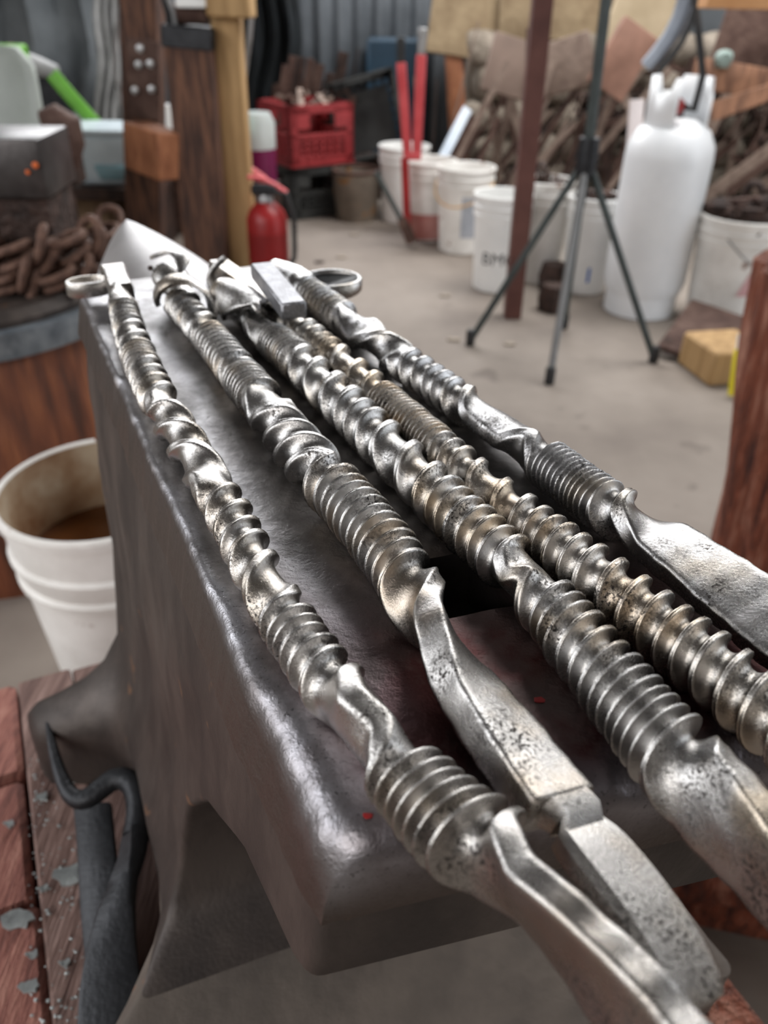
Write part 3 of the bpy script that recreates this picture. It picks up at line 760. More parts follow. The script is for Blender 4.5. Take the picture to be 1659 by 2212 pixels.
# flakes of forge scale lying on the timber
flk = [((40, 1985), .011, 'large pale oval scale flake on the red end-grain timber'), ((150, 1890), .012, 'ragged grey scale flake lying beside the black strap'), ((90, 1720), .005, 'small bright scale flake near the anvil foot'),
       ((70, 2062), .0042, 'small white scale flake below the oval flake'), ((62, 2130), .006, 'dull scale flake near the lower left crack'), ((95, 1918), .003, 'tiny scale flake on the plank joint'),
       ((20, 1780), .004, 'dull scale flake by the upper left crack'), ((140, 2080), .0035, 'tiny grey flake beside the strap'), ((110, 1650), .006, 'grey scale crumb by the foot corner')]
for i, ((x, y), r, lb) in enumerate(flk):
    c = onz(x, y, ZS + .001); rg = np.random.default_rng(i)
    n = 14; rad = [r * rg.uniform(.72, 1.1) for _ in range(n)]
    top = [c + np.array([rad[k] * math.cos(k * 2 * math.pi / n), .62 * rad[k] * math.sin(k * 2 * math.pi / n), .0012 + .002 * math.sin(k)]) for k in range(n)]
    bot = [p - np.array([0, 0, .0018]) for p in top]
    F = [tuple(range(n)), tuple(reversed(range(n, 2 * n)))] + [(k, n + k, n + (k + 1) % n, (k + 1) % n) for k in range(n)]
    tag(MB().add(top + bot, F).build('scale_flake', M_SCALE, smooth=30), lb, 'scale flake', 'forge scale flakes on the stand')
crumb = MB()
for i in range(150):
    c = onz(random.uniform(60, 185), random.uniform(1640, 2230), ZS + .0012)
    s_ = random.uniform(.0006, .0022)
    crumb.rock(c, (s_ * 1.4, s_, s_ * .8), i, 1)
tag(crumb.build('scale_grit', M_SCALE, smooth=0), 'fine grey grit of forge scale scattered on the plank', 'grit', kind='stuff')

# black forged hook tool lying against the anvil foot
hk = thing('fire_hook', onz(240, 1900, ZS), 'black forged hook with a wide flat blade leaning by the anvil foot', 'tool')
def pz(x, y, z): return onz(x, y, ZS + z)
path = [pz(100, 1540, .055), pz(108, 1590, .052), pz(122, 1650, .048), pz(138, 1695, .045), pz(158, 1728, .043), pz(190, 1728, .044), pz(222, 1700, .047), pz(252, 1678, .05), pz(280, 1684, .05), pz(298, 1712, .048), pz(302, 1760, .045), pz(292, 1815, .042)]
path = np.array(path); tt = np.linspace(0, 1, len(path)); ts = np.linspace(0, 1, 44)
sm = np.stack([np.interp(ts, tt, path[:, k]) for k in range(3)], 1)
for k in range(3): sm[:, k] = smooth1(sm[:, k], 5)
MB().tube(sm, np.interp(ts, [0, .15, .45, .8, 1], [.0012, .0036, .0068, .0078, .0085]), 14).build('hook', M_BLACKST, hk, smooth=60)
sp = np.array([pz(294, 1800, .043), pz(285, 1850, .04), pz(268, 1900, .037), pz(252, 1960, .034), pz(243, 2030, .03), pz(240, 2100, .027), pz(240, 2180, .024), pz(240, 2290, .02)])
wd = [np.array([1, .2, 1.4]), np.array([1, .1, 1.0]), np.array([1, 0, .6]), np.array([1, 0, .3]), np.array([1, 0, .12]), np.array([1, 0, .05]), np.array([1, 0, .0]), np.array([1, 0, 0])]
tt = np.linspace(0, 1, 8); ts = np.linspace(0, 1, 26)
sp2 = np.stack([np.interp(ts, tt, sp[:, k]) for k in range(3)], 1); wd2 = np.stack([np.interp(ts, tt, np.array(wd)[:, k]) for k in range(3)], 1)
MB().ribbon(sp2, wd2, np.interp(ts, [0, .3, .55, .8, 1], [.016, .018, .026, .034, .036]), np.interp(ts, [0, .4, 1], [.013, .008, .006])).build('blade', M_BLACKST, hk, smooth=50)
st = thing('strap_iron', onz(205, 1850, ZS), 'flat dark iron strap lying under the black hook', 'strap')
MB().ribbon([pz(200, 1742, .02), pz(206, 1800, .02), pz(212, 1880, .016), pz(216, 1960, .011), pz(222, 2060, .008), pz(228, 2160, .006)], [np.array([1, 0, .25])] * 6, [.027, .026, .026, .025, .022, .02], .006).build('strap', M_BLACKST, st, smooth=40)
# ------------------------------------------------------------------ near left: quench bucket, second stump with block and chain
def bucket_parts(root, c, h=.36, r0=.128, r1=.148, m=M_WHITE, inner=None, notch=False, fill=None, handle=None, tilt=0, ribs=(.80, .88)):
    c = np.array(c, float)
    prof = [(r0 - .006, 0), (r0, .006)]
    def rad(t): return r0 + (r1 - r0) * t
    for t in (.3, .6, ribs[0] - .02): prof.append((rad(t), h * t))
    for rb in ribs:
        prof += [(rad(rb) + .006, h * (rb - .012)), (rad(rb) + .007, h * (rb + .012)), (rad(rb) + .0015, h * (rb + .025))]
    prof += [(rad(.97), h * .955), (r1 + .005, h * .965), (r1 + .006, h * .995), (r1 + .003, h), (r1 - .003, h)]
    mb = MB().lathe(prof[:-1], c, 40)
    mb.f = [q for q in mb.f if len(q) == 4 or max(q) < 40]        # open top
    ob = mb.build('shell', m, root, smooth=35)
    pin = [(r1 - .003, h), (rad(.6) - .004, h * .6), (rad(.2) - .004, h * .2), (r0 - .005, .008)]
    mi = MB().lathe(list(reversed(pin)), c, 40); mi.f = [q for q in mi.f if len(q) == 4 or max(q) < 40]
    mi.build('lining', inner or m, root, smooth=35)
    rim = [c + np.array([(r1 + .001) * math.cos(t), (r1 + .001) * math.sin(t), h]) for t in np.linspace(0, 2 * math.pi, 49)]
    if notch:
        a0 = math.radians(104); rim = [c + np.array([(r1 + .001) * math.cos(t), (r1 + .001) * math.sin(t), h]) for t in np.linspace(a0 + .13, a0 + 2 * math.pi - .13, 60)]
    MB().tube(rim, .0042, 8, cap=True).build('rim', m, root)
    if fill is not None:
        f, mf = fill
        MB().lathe([(0.0001, h * f + .001), (rad(f) - .006, h * f), (rad(f) - .006, h * f - .01), (.0001, h * f - .01)], c, 40).build('liquid', mf, root)
    if handle is not None:
        hx = handle
        pth = [c + np.array([(r1 + .006) * math.cos(a), (r1 + .006) * math.sin(a) if hx[0] == 0 else 0, 0]) for a in (0,)]
        ang, drop, mh = hx
        pts = []
        for t in np.linspace(0, math.pi, 17):
            q = np.array([math.cos(t) * (r1 + .009), -math.sin(t) * (r1 + .012), h * .86 - math.sin(t) * drop])
            ca, sa = math.cos(ang), math.sin(ang)
            pts.append(c + np.array([q[0] * ca - q[1] * sa, q[0] * sa + q[1] * ca, q[2]]))
        MB().tube(pts, .0028, 6).build('bail_handle', mh, root)
    return ob
qb = thing('quench_bucket', (-.415, .955, 0), 'white quench bucket with a notched rim and brown water behind the anvil', 'bucket')
bucket_parts(qb, (-.415, .955, 0), h=.40, r0=.118, r1=.145, m=M_WHITED, inner=M_BSTAIN, notch=True, fill=(.72, M_WATER), ribs=(.70, .80))

st2 = thing('wood_stump', (-.80, 1.43, 0), 'round brown wood stump with a steel band carrying a block and chain', 'stump')
SC = np.array([-.80, 1.43, 0])
bk = lambda t, z: .012 * math.sin(5 * t + 3) + .01 * math.sin(11 * t + z * 4) + .006 * math.sin(23 * t)
MB().lathe([(.0001, .0), (.27, .0), (.272, .02), (.268, .25), (.262, .50), (.255, .508), (.0001, .508)], SC, 72, wob=bk).build('log', M_STUMP, st2, smooth=50)
MB().lathe([(.262, .49), (.285, .49), (.286, .498), (.285, .535), (.262, .535), (.262, .49)], SC, 64).build('steel_band', mat('blue_grey_band', (96, 104, 112), (140, 148, 154), 30, .4, metal=.5), st2)
MB().lathe([(.0001, .508), (.263, .508), (.263, .545), (.25, .56), (.0001, .56)], SC, 48).build('base_plate', M_BODY, st2)
MB().lathe([(.0001, 0), (.018, 0), (.022, .01), (.02, .03), (.0001, .032)], SC + np.array([.03, -.30, .47]), 16, axis=(0, -1, 0)).build('bolt_head', M_BLACKST, st2)
blk = thing('post_anvil', (-.64, 1.43, .56), 'heavy square steel block anvil standing inside a rusty chain', 'anvil')
def frustum(c, w0, d0, w1, d1, z0, z1, rz=0):
    mb = MB()
    V = [(-w0 / 2, -d0 / 2, z0), (w0 / 2, -d0 / 2, z0), (w0 / 2, d0 / 2, z0), (-w0 / 2, d0 / 2, z0), (-w1 / 2, -d1 / 2, z1), (w1 / 2, -d1 / 2, z1), (w1 / 2, d1 / 2, z1), (-w1 / 2, d1 / 2, z1)]
    ca, sa = math.cos(rz), math.sin(rz)
    V = [(x * ca - y * sa + c[0], x * sa + y * ca + c[1], z) for x, y, z in V]
    return mb.add(V, [(0, 3, 2, 1), (4, 5, 6, 7), (0, 1, 5, 4), (1, 2, 6, 5), (2, 3, 7, 6), (3, 0, 4, 7)])
frustum((-.672, 1.47), .13, .13, .15, .15, .56, .705, .06).build('shank', M_RUSTD, blk, bevel=.004)
frustum((-.672, 1.47), .165, .17, .168, .172, .706, .80, .06).build('head', mat('worn_block_steel', (66, 63, 63), (92, 89, 89), 18, .40, metal=.8, bump=.1, bscale=120, dist=.003), blk, bevel=.005, seg=2)
for (x, y, r) in ((76, 357, .0055), (60, 372, .0042)):
    p = aty(x, y, 1.383); MB().lathe([(.0001, 0), (r, 0), (r * .8, .002), (.0001, .003)], p, 12, axis=(.06, -1, 0)).build('orange_spot', M_ORANGE, blk)

def link_mesh(L=.062, Wd=.042, r=.0075):
    pts = []
    for t in np.linspace(0, 2 * math.pi, 25):
        x = math.cos(t) * Wd / 2; y = math.sin(t) * Wd / 2
        y += (L - Wd) / 2 * (1 if math.sin(t) > 0 else -1) if abs(math.sin(t)) > 1e-6 else 0
        pts.append((x, y, 0))
    return np.array(pts)
chn = thing('rusty_chain', (-.655, 1.47, .56), 'thick rusty chain coiled round the base of the square block', 'chain')
pm = link_mesh()
mb = MB().tube(pm, .0075, 8, cap=False)
me0 = None
cnt = 0
for turn in range(4):
    R_ = .135 + .012 * math.sin(turn * 2.0)
    nl = int(2 * math.pi * R_ / .044)
    for k in range(nl):
        t = 2 * math.pi * k / nl + turn * .2
        if math.sin(t) > .55: continue
        pos = (R_ * math.cos(t), R_ * math.sin(t), .010 + .0235 * turn + .004 * math.sin(k * 1.7 + turn))
        if me0 is None:
            o = mb.build('link', mat('chain_rust', (72, 50, 42), (122, 92, 78), 40, .7, metal=.3, bump=.4), chn); me0 = o.data
            o.data.transform(Matrix.Translation(Vector(ORG[chn.name])))
        else:
            o = bpy.data.objects.new('link', me0); COL.objects.link(o); o.parent = chn
        o.location = pos
        o.rotation_euler = Euler(((math.pi / 2 * .62 if (k % 2) else .25) + random.uniform(-.2, .2), random.uniform(-.15, .15), t + random.uniform(-.12, .12)), 'XYZ')

# ------------------------------------------------------------------ near right: rough red post and log
def rough_log(name, a, b, r0, r1, m, label, cat, seed, n=30, segs=14, rough=.09):
    a, b = np.array(a, float), np.array(b, float)
    rg = np.random.default_rng(seed); ph = rg.uniform(0, 6, 8)
    d = (b - a); L = np.linalg.norm(d); d /= L
    s0 = np.cross(d, [0.1, 1, .05]); s0 /= np.linalg.norm(s0); s1 = np.cross(d, s0)
    V = []
    for i in range(segs + 1):
        t = i / segs
        for k in range(n):
            th = 2 * math.pi * k / n
            r = (r0 + (r1 - r0) * t) * (1 + rough * (math.sin(4 * th + ph[0]) * .5 + math.sin(9 * th + ph[1] + 2 * t) * .6 + math.sin(15 * th + ph[2] + 5 * t) * .45 + math.sin(3 * th + 9 * t + ph[3]) * .4))
            V.append(a + d * L * t + r * (math.cos(th) * s0 + math.sin(th) * s1))
    F = [(i * n + k, i * n + (k + 1) % n, (i + 1) * n + (k + 1) % n, (i + 1) * n + k) for i in range(segs) for k in range(n)]
    F += [tuple(reversed(range(n))), tuple(segs * n + k for k in range(n))]
    return MB().add(V, F), (label, cat)
mb, _ = rough_log('p', (.80, 1.12, 0), (.685, 1.14, .695), .165, .135, M_BARK, '', '', 5, n=60, segs=26, rough=.075)
post = thing('bark_stump', (.80, 1.12, 0), 'tall rough red-brown bark stump at the right edge', 'stump')
mb.build('trunk', M_BARK, post, smooth=70)
MB().lathe([(.0001, 0), (.112, 0), (.116, .008), (.112, .016), (.0001, .018)], (.688, 1.14, .694), 24, wob=lambda t, z: .05 * math.sin(5 * t)).build('iron_cap', M_RUSTD, post)
mb, _ = rough_log('l', (.30, .62, .105), (.86, .52, .10), .10, .095, M_BARK, '', '', 9, n=36, segs=20, rough=.08)
tag(mb.build('floor_log', M_BARK, smooth=70), 'short reddish log lying on the floor under the bar ends', 'log')

# ------------------------------------------------------------------ timber frame and things left of centre
def px_beam(p0, p1, w, h, name, m, parent, bev=.006):
    return MB().beam(p0, p1, w, h, up=(0, 1, 0)).build(name, m, parent, bevel=bev)
fr = thing('timber_frame', onz(455, 590), 'charred timber frame of posts and braces behind the horn', 'frame')
b0 = onz(455, 592); t0 = aty(415, 60, b0[1]); 
YP = b0[1]
ptop = aty(412, 58, YP); cl = aty(414, 105, YP)
px_beam((b0[0], YP, 0), ptop, .175, .15, 'charred_post', M_WOODD, fr)
px_beam(cl, ptop + np.array([0, 0, .004]), .185, .16, 'iron_collar', M_BLACKST, fr)
q0, q1 = aty(522, 560, YP + .04), aty(484, -30, YP + .04)
px_beam((q0[0] + .01, YP + .04, 0), q1, .108, .09, 'pale_post', M_WOODP, fr)
px_beam(aty(452, -4, YP - .02), aty(545, 0, YP - .03), .11, .12, 'pale_beam', M_WOODP, fr)
MB().tube([aty(372, 30, YP), aty(448, 30, YP)], .034, 14).build('roller', M_RUST, fr)
MB().box(aty(418, 6, YP - .04), (.12, .06, .03)).build('white_tag', M_WHITE, fr, bevel=.004)
l0 = onz(318, 566)
ltop = aty(306, -40, l0[1])
px_beam((l0[0], l0[1], 0), ltop, .145, .12, 'brown_post', M_WOODD, fr)
px_beam(aty(312, 255, l0[1] - .066), aty(309, 85, l0[1] - .066), .12, .012, 'iron_plate', M_RUST, fr, .002)
for x, y in ((300, 140), (325, 138), (292, 195), (328, 193), (303, 105)):
    p = aty(x, y, l0[1] - .075); MB().lathe([(.0001, 0), (.016, 0), (.014, .01), (.0001, .013)], p, 10, axis=(0, -1, 0)).build('bolt', M_ALU, fr)
br0, br1 = aty(296, 312, l0[1] - .13), aty(372, 340, b0[1] - .10)
px_beam(br0, br1, .17, .13, 'wood_block', M_WOODO, fr)
# thin bent wires and bars by the post
for i, (pts, r, m, lb) in enumerate([([(345, -30), (362, 30), (372, 90), (376, 160), (372, 230)], .011, M_RUBBER, 'black cable hanging beside the charred post'), ([(352, -30), (374, 25), (384, 85), (388, 140)], .008, M_ALU, 'bright bent wire hanging by the charred post'),
                              ([(268, -30), (250, 60), (246, 150), (270, 260)], .008, M_ALU, 'thin steel wire curving left of the brown post'), ([(548, -20), (540, 80), (520, 230), (512, 310)], .010, M_ALU, 'thin metal rod leaning right of the pale post')]):
    tag(MB().tube([aty(x, y, 3.3 if i < 2 else 3.7) for x, y in pts], r, 8).build('hanging_wire', m), lb, 'wire')
tag(MB().lathe([(.0001, 0), (.045, 0), (.045, .10), (.03, .13), (.03, .15), (.0001, .15)], np.array([aty(362, 225, 4.15)[0], 4.15, aty(362, 300, 4.15)[2] + .001]), 20).build('white_jar', M_WHITE), 'small white jar between the two timber posts', 'jar')
jr = aty(362, 300, 4.15)
tag(MB().box((jr[0], 4.15, jr[2] / 2), (.34, .3, jr[2])).build('work_cabinet', M_RUST, bevel=.01), 'rusty cabinet between the timber posts', 'cabinet')

# plastic tub, log, pale chair, green strap, vise
tb0 = aty(235, 385, 3.75)
bench = thing('steel_bench', (tb0[0] - .25, 3.75, 0), 'low dark steel bench carrying the milky plastic tub', 'bench')
MB().box((tb0[0] - .15, 3.75, tb0[2] - .03), (.78, .42, .05)).build('top', M_RUSTD, bench, bevel=.005)
for dx in (-.5, .2):
    MB().box((tb0[0] + dx, 3.80, (tb0[2] - .055) / 2), (.06, .3, tb0[2] - .055)).build('leg', M_RUSTD, bench, bevel=.004)
tub = thing('plastic_tub', (tb0[0], 3.75, tb0[2]), 'milky translucent plastic tub with bluish liquid left of the timber frame', 'tub')
frustum((tb0[0] + .02, 3.72), .20, .24, .30, .32, tb0[2] - .004, tb0[2] + .2, 0).build('shell', M_TUB, tub, bevel=.02, seg=3)
frustum((tb0[0] + .02, 3.72), .31, .33, .32, .34, tb0[2] + .2, tb0[2] + .222, 0).build('lid_rim', M_TUB, tub, bevel=.006)
frustum((tb0[0] + .075, 3.685), .12, .20, .15, .235, tb0[2] + .02, tb0[2] + .085, 0).build('liquid', M_TUBB, tub, bevel=.01)
lg = onz(212, 525)
ls = thing('pale_log_stump', (lg[0], lg[1] + .1, 0), 'pale split log stump with a dark iron cap behind the chain', 'stump')
tz = aty(212, 415, lg[1])[2]
MB().lathe([(.0001, 0), (.145, 0), (.15, .05), (.14, tz), (.0001, tz)], (lg[0], lg[1] + .12, 0), 30, wob=lambda t, z: .03 * math.sin(7 * t)).build('log', M_LOG, ls, smooth=50)
MB().lathe([(.0001, 0), (.15, 0), (.152, .035), (.14, .045), (.0001, .045)], (lg[0], lg[1] + .12, tz), 30).build('iron_cap', M_RUSTD, ls)
ch = aty(40, 235, 3.0)
chair = thing('plastic_chair', (ch[0] - .1, 3.0, 0), 'pale grey-green moulded plastic chair at the far left', 'chair')
V = []
for i in range(9):
    for j in range(9):
        a_, b_ = i / 8 - .5, j / 8
        w_ = .40 * (1 - .10 * b_) if b_ < .8 else .40 * .92 * math.sqrt(max(.25, 1 - ((b_ - .8) / .2) ** 2 * .5))
        V.append((ch[0] - .10 + a_ * w_, 3.0 + .16 * (a_ * 2) ** 2 * -.4 + .10 * b_, .43 + .42 * b_))
o = MB().add(V, [(i * 9 + j, (i + 1) * 9 + j, (i + 1) * 9 + j + 1, i * 9 + j + 1) for i in range(8) for j in range(8)]).build('backrest', M_PALEG, chair)
md = o.modifiers.new('thickness', 'SOLIDIFY'); md.thickness = .02
MB().box((ch[0] - .10, 2.80, .42), (.42, .42, .03)).build('seat', M_PALEG, chair, bevel=.01)
for dx in (-.28, .08):
    for dy in (-.18, .17): MB().box((ch[0] + dx, 2.8 + dy, .203), (.04, .04, .405)).build('leg', M_PALEG, chair, bevel=.006)
gs = [aty(x, y, 3.9) for x, y in ((112, 160), (150, 205), (190, 250), (228, 290))]
tag(MB().ribbon(gs, (1, .3, .8), .06, .02).build('green_lever', M_LIME), 'lime green lever leaning left of the timber frame', 'lever')
tag(MB().box(aty(22, 118, 3.9), (.14, .08, .08)).build('lime_box', M_LIME, bevel=.01), 'small lime green box at the upper left', 'box')
clutter = thing('machine_head', aty(85, 200, 4.4), 'small pale machine head with a nozzle on the left bench', 'machine')
c0 = aty(80, 145, 4.4)
MB().tube([c0 + np.array([-.10, 0, .05]), c0, c0 + np.array([.10, 0, -.02])], [.035, .05, .03], 14).build('barrel', M_CLOTHW, clutter)
MB().tube([c0 + np.array([-.12, 0, .10]), c0 + np.array([-.09, 0, -.09])], .022, 12).build('spout', M_RUSTL, clutter)
MB().box(c0 + np.array([.02, .05, -.14]), (.16, .14, .20)).build('housing', M_BLACKST, clutter, bevel=.01)
MB().box(c0 + np.array([.02, .1, -.60]), (.30, .30, .75)).build('pedestal', M_CORR, clutter, bevel=.01)
vz = aty(130, 300, 2.9)
vise = thing('leg_vise', (vz[0], 2.9, 0), 'dark rusty leg vise behind the square block', 'vise')
MB().tube([(vz[0] - .02, 2.9, 0), (vz[0] - .02, 2.9, .55)], .03, 12).build('leg', M_RUSTD, vise)
MB().tube([aty(95, 262, 2.9), aty(120, 255, 2.9), aty(145, 270, 2.9), aty(155, 310, 2.9), aty(150, 360, 2.9)], [.035, .045, .05, .045, .03], 12).build('jaw', M_RUST, vise)
MB().box((vz[0] - .03, 2.92, vz[2] - .10), (.14, .12, .10)).build('bracket', M_RUSTD, vise, bevel=.01)
# hanging sheeting on the left
def drape(name, x0, x1, y0, y1, Y, m, label, cat, seed, amp=.03, nx=26, nz=14):
    V = []
    for i in range(nx + 1):
        for j in range(nz + 1):
            p = aty(x0 + (x1 - x0) * i / nx, y0 + (y1 - y0) * j / nz, Y)
            p[1] += amp * (math.sin(i * .9 + seed) + .6 * math.sin(i * 2.1 + j * .4 + seed * 2))
            p[0] += amp * .6 * math.sin(j * .8 + seed)
            V.append(p)
    o = MB().add(V, [(i * (nz + 1) + j, (i + 1) * (nz + 1) + j, (i + 1) * (nz + 1) + j + 1, i * (nz + 1) + j + 1) for i in range(nx) for j in range(nz)]).build(name, m, smooth=70)
    md = o.modifiers.new('thickness', 'SOLIDIFY'); md.thickness = .006
    return tag(o, label, cat)
drape('plastic_sheet', 205, 275, -120, 300, 4.3, M_CLOTHW, 'crumpled pale plastic sheet hanging left of the timber frame', 'sheet', 1, .022)
drape('grey_tarp', -260, 250, -160, 420, 4.9, mat('grey_tarp_cloth', (88, 94, 98), (122, 128, 132), 3, .7), 'large blue-grey tarp hanging at the upper left', 'tarp', 2.4, .05)
drape('black_curtain', 505, 640, -160, 420, 5.2, M_CLOTHB, 'black curtain hanging in the dark doorway behind the extinguisher', 'curtain', 3.3, .05)
# corrugated sheet behind
V = []
for i in range(121):
    x = -.75 + 2.0 * i / 120
    for z in (0, 1.9): V.append((x, 5.46 + .018 * math.sin(i * .9), z))
o = MB().add(V, [(2 * i, 2 * i + 2, 2 * i + 3, 2 * i + 1) for i in range(120)]).build('corrugated_sheet', M_CORR, smooth=70)
md = o.modifiers.new('thickness', 'SOLIDIFY'); md.thickness = .004
tag(o, 'blue-grey corrugated metal sheet against the back wall', 'metal sheet')
bp = aty(850, 135, 5.2)
tag(MB().box((bp[0] + .02, 5.34, bp[2] / 2 + .06), (.36, .16, bp[2] + .12)).build('blue_bin', M_BLUE, bevel=.02), 'dark blue plastic bin in front of the corrugated sheet', 'bin')

# ------------------------------------------------------------------ fire extinguisher, jar, bottle
e0 = onz(574, 612); ex = thing('fire_extinguisher', (e0[0], e0[1] + .08, 0), 'red fire extinguisher with black hose standing on the floor', 'fire extinguisher')
ec = np.array([e0[0] + .015, e0[1] + .05, 0]); R_ = .082
eh = aty(575, 455, ec[1])[2]
MB().lathe([(.0001, 0), (R_ - .01, 0), (R_, .012), (R_, eh - .03), (R_ * .85, eh), (R_ * .5, eh + .03), (.022, eh + .045), (.0001, eh + .05)], ec, 32).build('cylinder', M_RED, ex)
MB().lathe([(.034, eh + .03), (.034, eh + .05), (.026, eh + .07), (.0001, eh + .07)], ec, 24).build('neck', M_ALU, ex)
MB().box(ec + np.array([.0, -.02, eh + .085]), (.10, .04, .04)).build('valve', M_BLACKST, ex, bevel=.006)
MB().ribbon([ec + np.array([-.06, -.02, eh + .13]), ec + np.array([0, -.02, eh + .125]), ec + np.array([.05, -.02, eh + .10]), ec + np.array([.09, -.02, eh + .075])], (0, 1, 0), .03, .012).build('lever', M_REDF, ex)
MB().tube([ec + np.array([.03, -.03, eh + .08]), ec + np.array([.09, -.03, eh + .07]), ec + np.array([.115, -.03, eh - .02]), ec + np.array([.112, -.03, eh * .5]), ec + np.array([.108, -.03, .1]), ec + np.array([.07, -.05, .05]), ec + np.array([.03, -.09, .06])], .011, 10).build('hose', M_RUBBER, ex)
MB().lathe([(R_ + .0006, eh * .30), (R_ + .0012, eh * .30), (R_ + .0012, eh * .72), (R_ + .0006, eh * .72)], ec, 32).build('label_band', mat('red_label', (120, 14, 16), (140, 20, 22), 4, .4), ex)
rj = aty(520, 410, 3.6)
jack = thing('red_jack', (rj[0] - .02, 3.6, 0), 'bright red jack stand beside the pale post', 'jack')
MB().beam((rj[0] + .01, 3.6, 0), (rj[0] - .02, 3.6, aty(515, 285, 3.6)[2]), .07, .06, up=(0, 1, 0)).build('column', M_RED, jack, bevel=.006)
MB().tube([aty(520, 365, 3.55), aty(545, 372, 3.55), aty(568, 388, 3.55), aty(585, 412, 3.55)], .02, 10).build('handle', M_REDF, jack)
MB().box((rj[0], 3.6, .012), (.20, .2, .024)).build('foot', M_RED, jack, bevel=.004)
jb = aty(563, 420, 4.0)
jar = thing('clear_jar', (jb[0], 4.0, 0), 'clear plastic canister with magenta liquid left of the red crate', 'canister')
MB().lathe([(.0001, 0), (.095, 0), (.1, .02), (.1, jb[2] + .06), (.0001, jb[2] + .06)], (jb[0], 4.0, 0), 24).build('pedestal', M_RUSTD, jar)
MB().lathe([(.0001, 0), (.085, 0), (.088, .15), (.0001, .15)], (jb[0], 4.0, jb[2] + .06), 24).build('liquid', M_MAG, jar)
MB().lathe([(.0001, 0), (.088, .0), (.09, .11), (.07, .15), (.0001, .15)], (jb[0], 4.0, jb[2] + .21), 24).build('upper_shell', mat('clear_plastic', (178, 186, 184), (196, 202, 200), 4, .25), jar)
bt = aty(523, 292, 3.85)
tag(MB().lathe([(.0001, 0), (.035, 0), (.035, .09), (.018, .12), (.018, .15), (.0001, .15)], bt, 16).build('spray_bottle', mat('mint_plastic', (160, 186, 166), (184, 206, 190), 4, .4)), 'small pale mint bottle standing on the red jack', 'bottle')

# ------------------------------------------------------------------ crates and small pail
def crate(root, c, w, d, h, m, rot=None, rz=0.0):
    c = np.array(c, float)
    Rm = np.array((Euler(rot).to_matrix() if rot else Euler((0, 0, rz)).to_matrix()))
    def put(name, boxes):
        mb = MB()
        for bc, bs in boxes:
            t = MB().box(bc, bs); V = np.concatenate(t.v) @ Rm.T + c; mb.add(V, t.f)
        mb.build(name, m, root, smooth=0)
    t_ = .012
    for nm, ax, sg in (('front_side', 1, -1), ('back_side', 1, 1), ('left_side', 0, -1), ('right_side', 0, 1)):
        L_ = w if ax == 1 else d; off = sg * ((d if ax == 1 else w) / 2 - t_ / 2)
        def B(a, z, la, lz):
            return ((a, off, z), (la, t_, lz)) if ax == 1 else ((off, a, z), (t_, la, lz))
        bx = [B(0, .02, L_, .04), B(0, h - .02, L_, .04), B(-L_ / 2 + .02, h / 2, .04, h), B(L_ / 2 - .02, h / 2, .04, h), B(0, h * .50, L_, .02)]
        bx += [B(-L_ * .33, h * .78, L_ * .26, h * .32), B(L_ * .33, h * .78, L_ * .26, h * .32)]
        for k in range(1, 8): bx.append(B(-L_ / 2 + L_ * k / 8, h * .27, .010, h * .46))
        for k in range(1, 4): bx.append(B(0, h * .08 + h * .105 * k, L_, .009))
        put(nm, bx)
    bx = [((-w / 2 + w * k / 8, 0, .008), (.012, d, .012)) for k in range(9)] + [((0, -d / 2 + d * k / 8, .008), (w, .012, .012)) for k in range(9)]
    put('bottom', bx)
cb = onz(652, 472); 
k1 = thing('milk_crate', (cb[0], cb[1] + .2, 0), 'black milk crate at the bottom of the crate stack', 'crate', 'milk crates')
crate(k1, (cb[0] + .02, cb[1] + .19, .003), .36, .36, .255, M_BLKC, rz=.55)
k2 = thing('milk_crate', (cb[0], cb[1] + .2, .262), 'faded red milk crate stacked on the black one', 'crate', 'milk crates')
crate(k2, (cb[0] + .02, cb[1] + .19, .262), .38, .36, .29, M_REDC, rz=.62)
cg = aty(790, 262, 4.86)
k3 = thing('milk_crate', (cg[0], 4.9, .0), 'dark grey milk crate tipped on its side beside the red one', 'crate', 'milk crates')
crate(k3, (cg[0], 4.86, cg[2]), .37, .39, .28, M_BLKC, rot=(1.35, -.24, .12))
MB().box((cg[0] + .02, 5.05, .11), (.3, .25, .22)).build('support_box', M_RUSTD, k3)
Rm = np.array(Euler((1.35, -.24, .12)).to_matrix()); _t = MB().box((0, 0, .014), (.31, .30, .01)); _v = np.concatenate(_t.v) @ Rm.T + np.array((cg[0], 4.86, cg[2])); MB().add(_v, _t.f).build('bottom_panel', M_BLKC, k3)
for i in range(9):
    p = np.array([cb[0] + .02 + random.uniform(-.1, .1), cb[1] + .19 + random.uniform(-.1, .1), .30 + .245])
    tag(MB().beam(p + np.array([-.07 * math.cos(i), -.07 * math.sin(i), -.02]), p + np.array([.07 * math.cos(i), .07 * math.sin(i), .02 + .004 * i]), .03, .02).build('scrap_offcut', M_RUST if i % 2 else M_RUSTL), 'short rusty offcut lying in the red milk crate', 'scrap', 'offcuts in the red milk crate')
pb = onz(768, 485)
pl = thing('metal_pail', (pb[0], pb[1] + .13, 0), 'old dented metal pail with a rusty rim below the tipped crate', 'pail')
ph_ = aty(762, 375, pb[1] + .02)[2]
mb = MB().lathe([(.0001, .003), (.105, .003), (.108, .0), (.118, ph_ * .5), (.122, ph_ * .55), (.122, ph_), (.115, ph_), (.10, .05), (.0001, .05)], (pb[0], pb[1] + .13, 0), 32)
mb.build('shell', mat('dull_zinc', (112, 104, 94), (140, 130, 118), 9, .55, metal=.4, spots=(9, .6, (150, 112, 72))), pl, smooth=40)
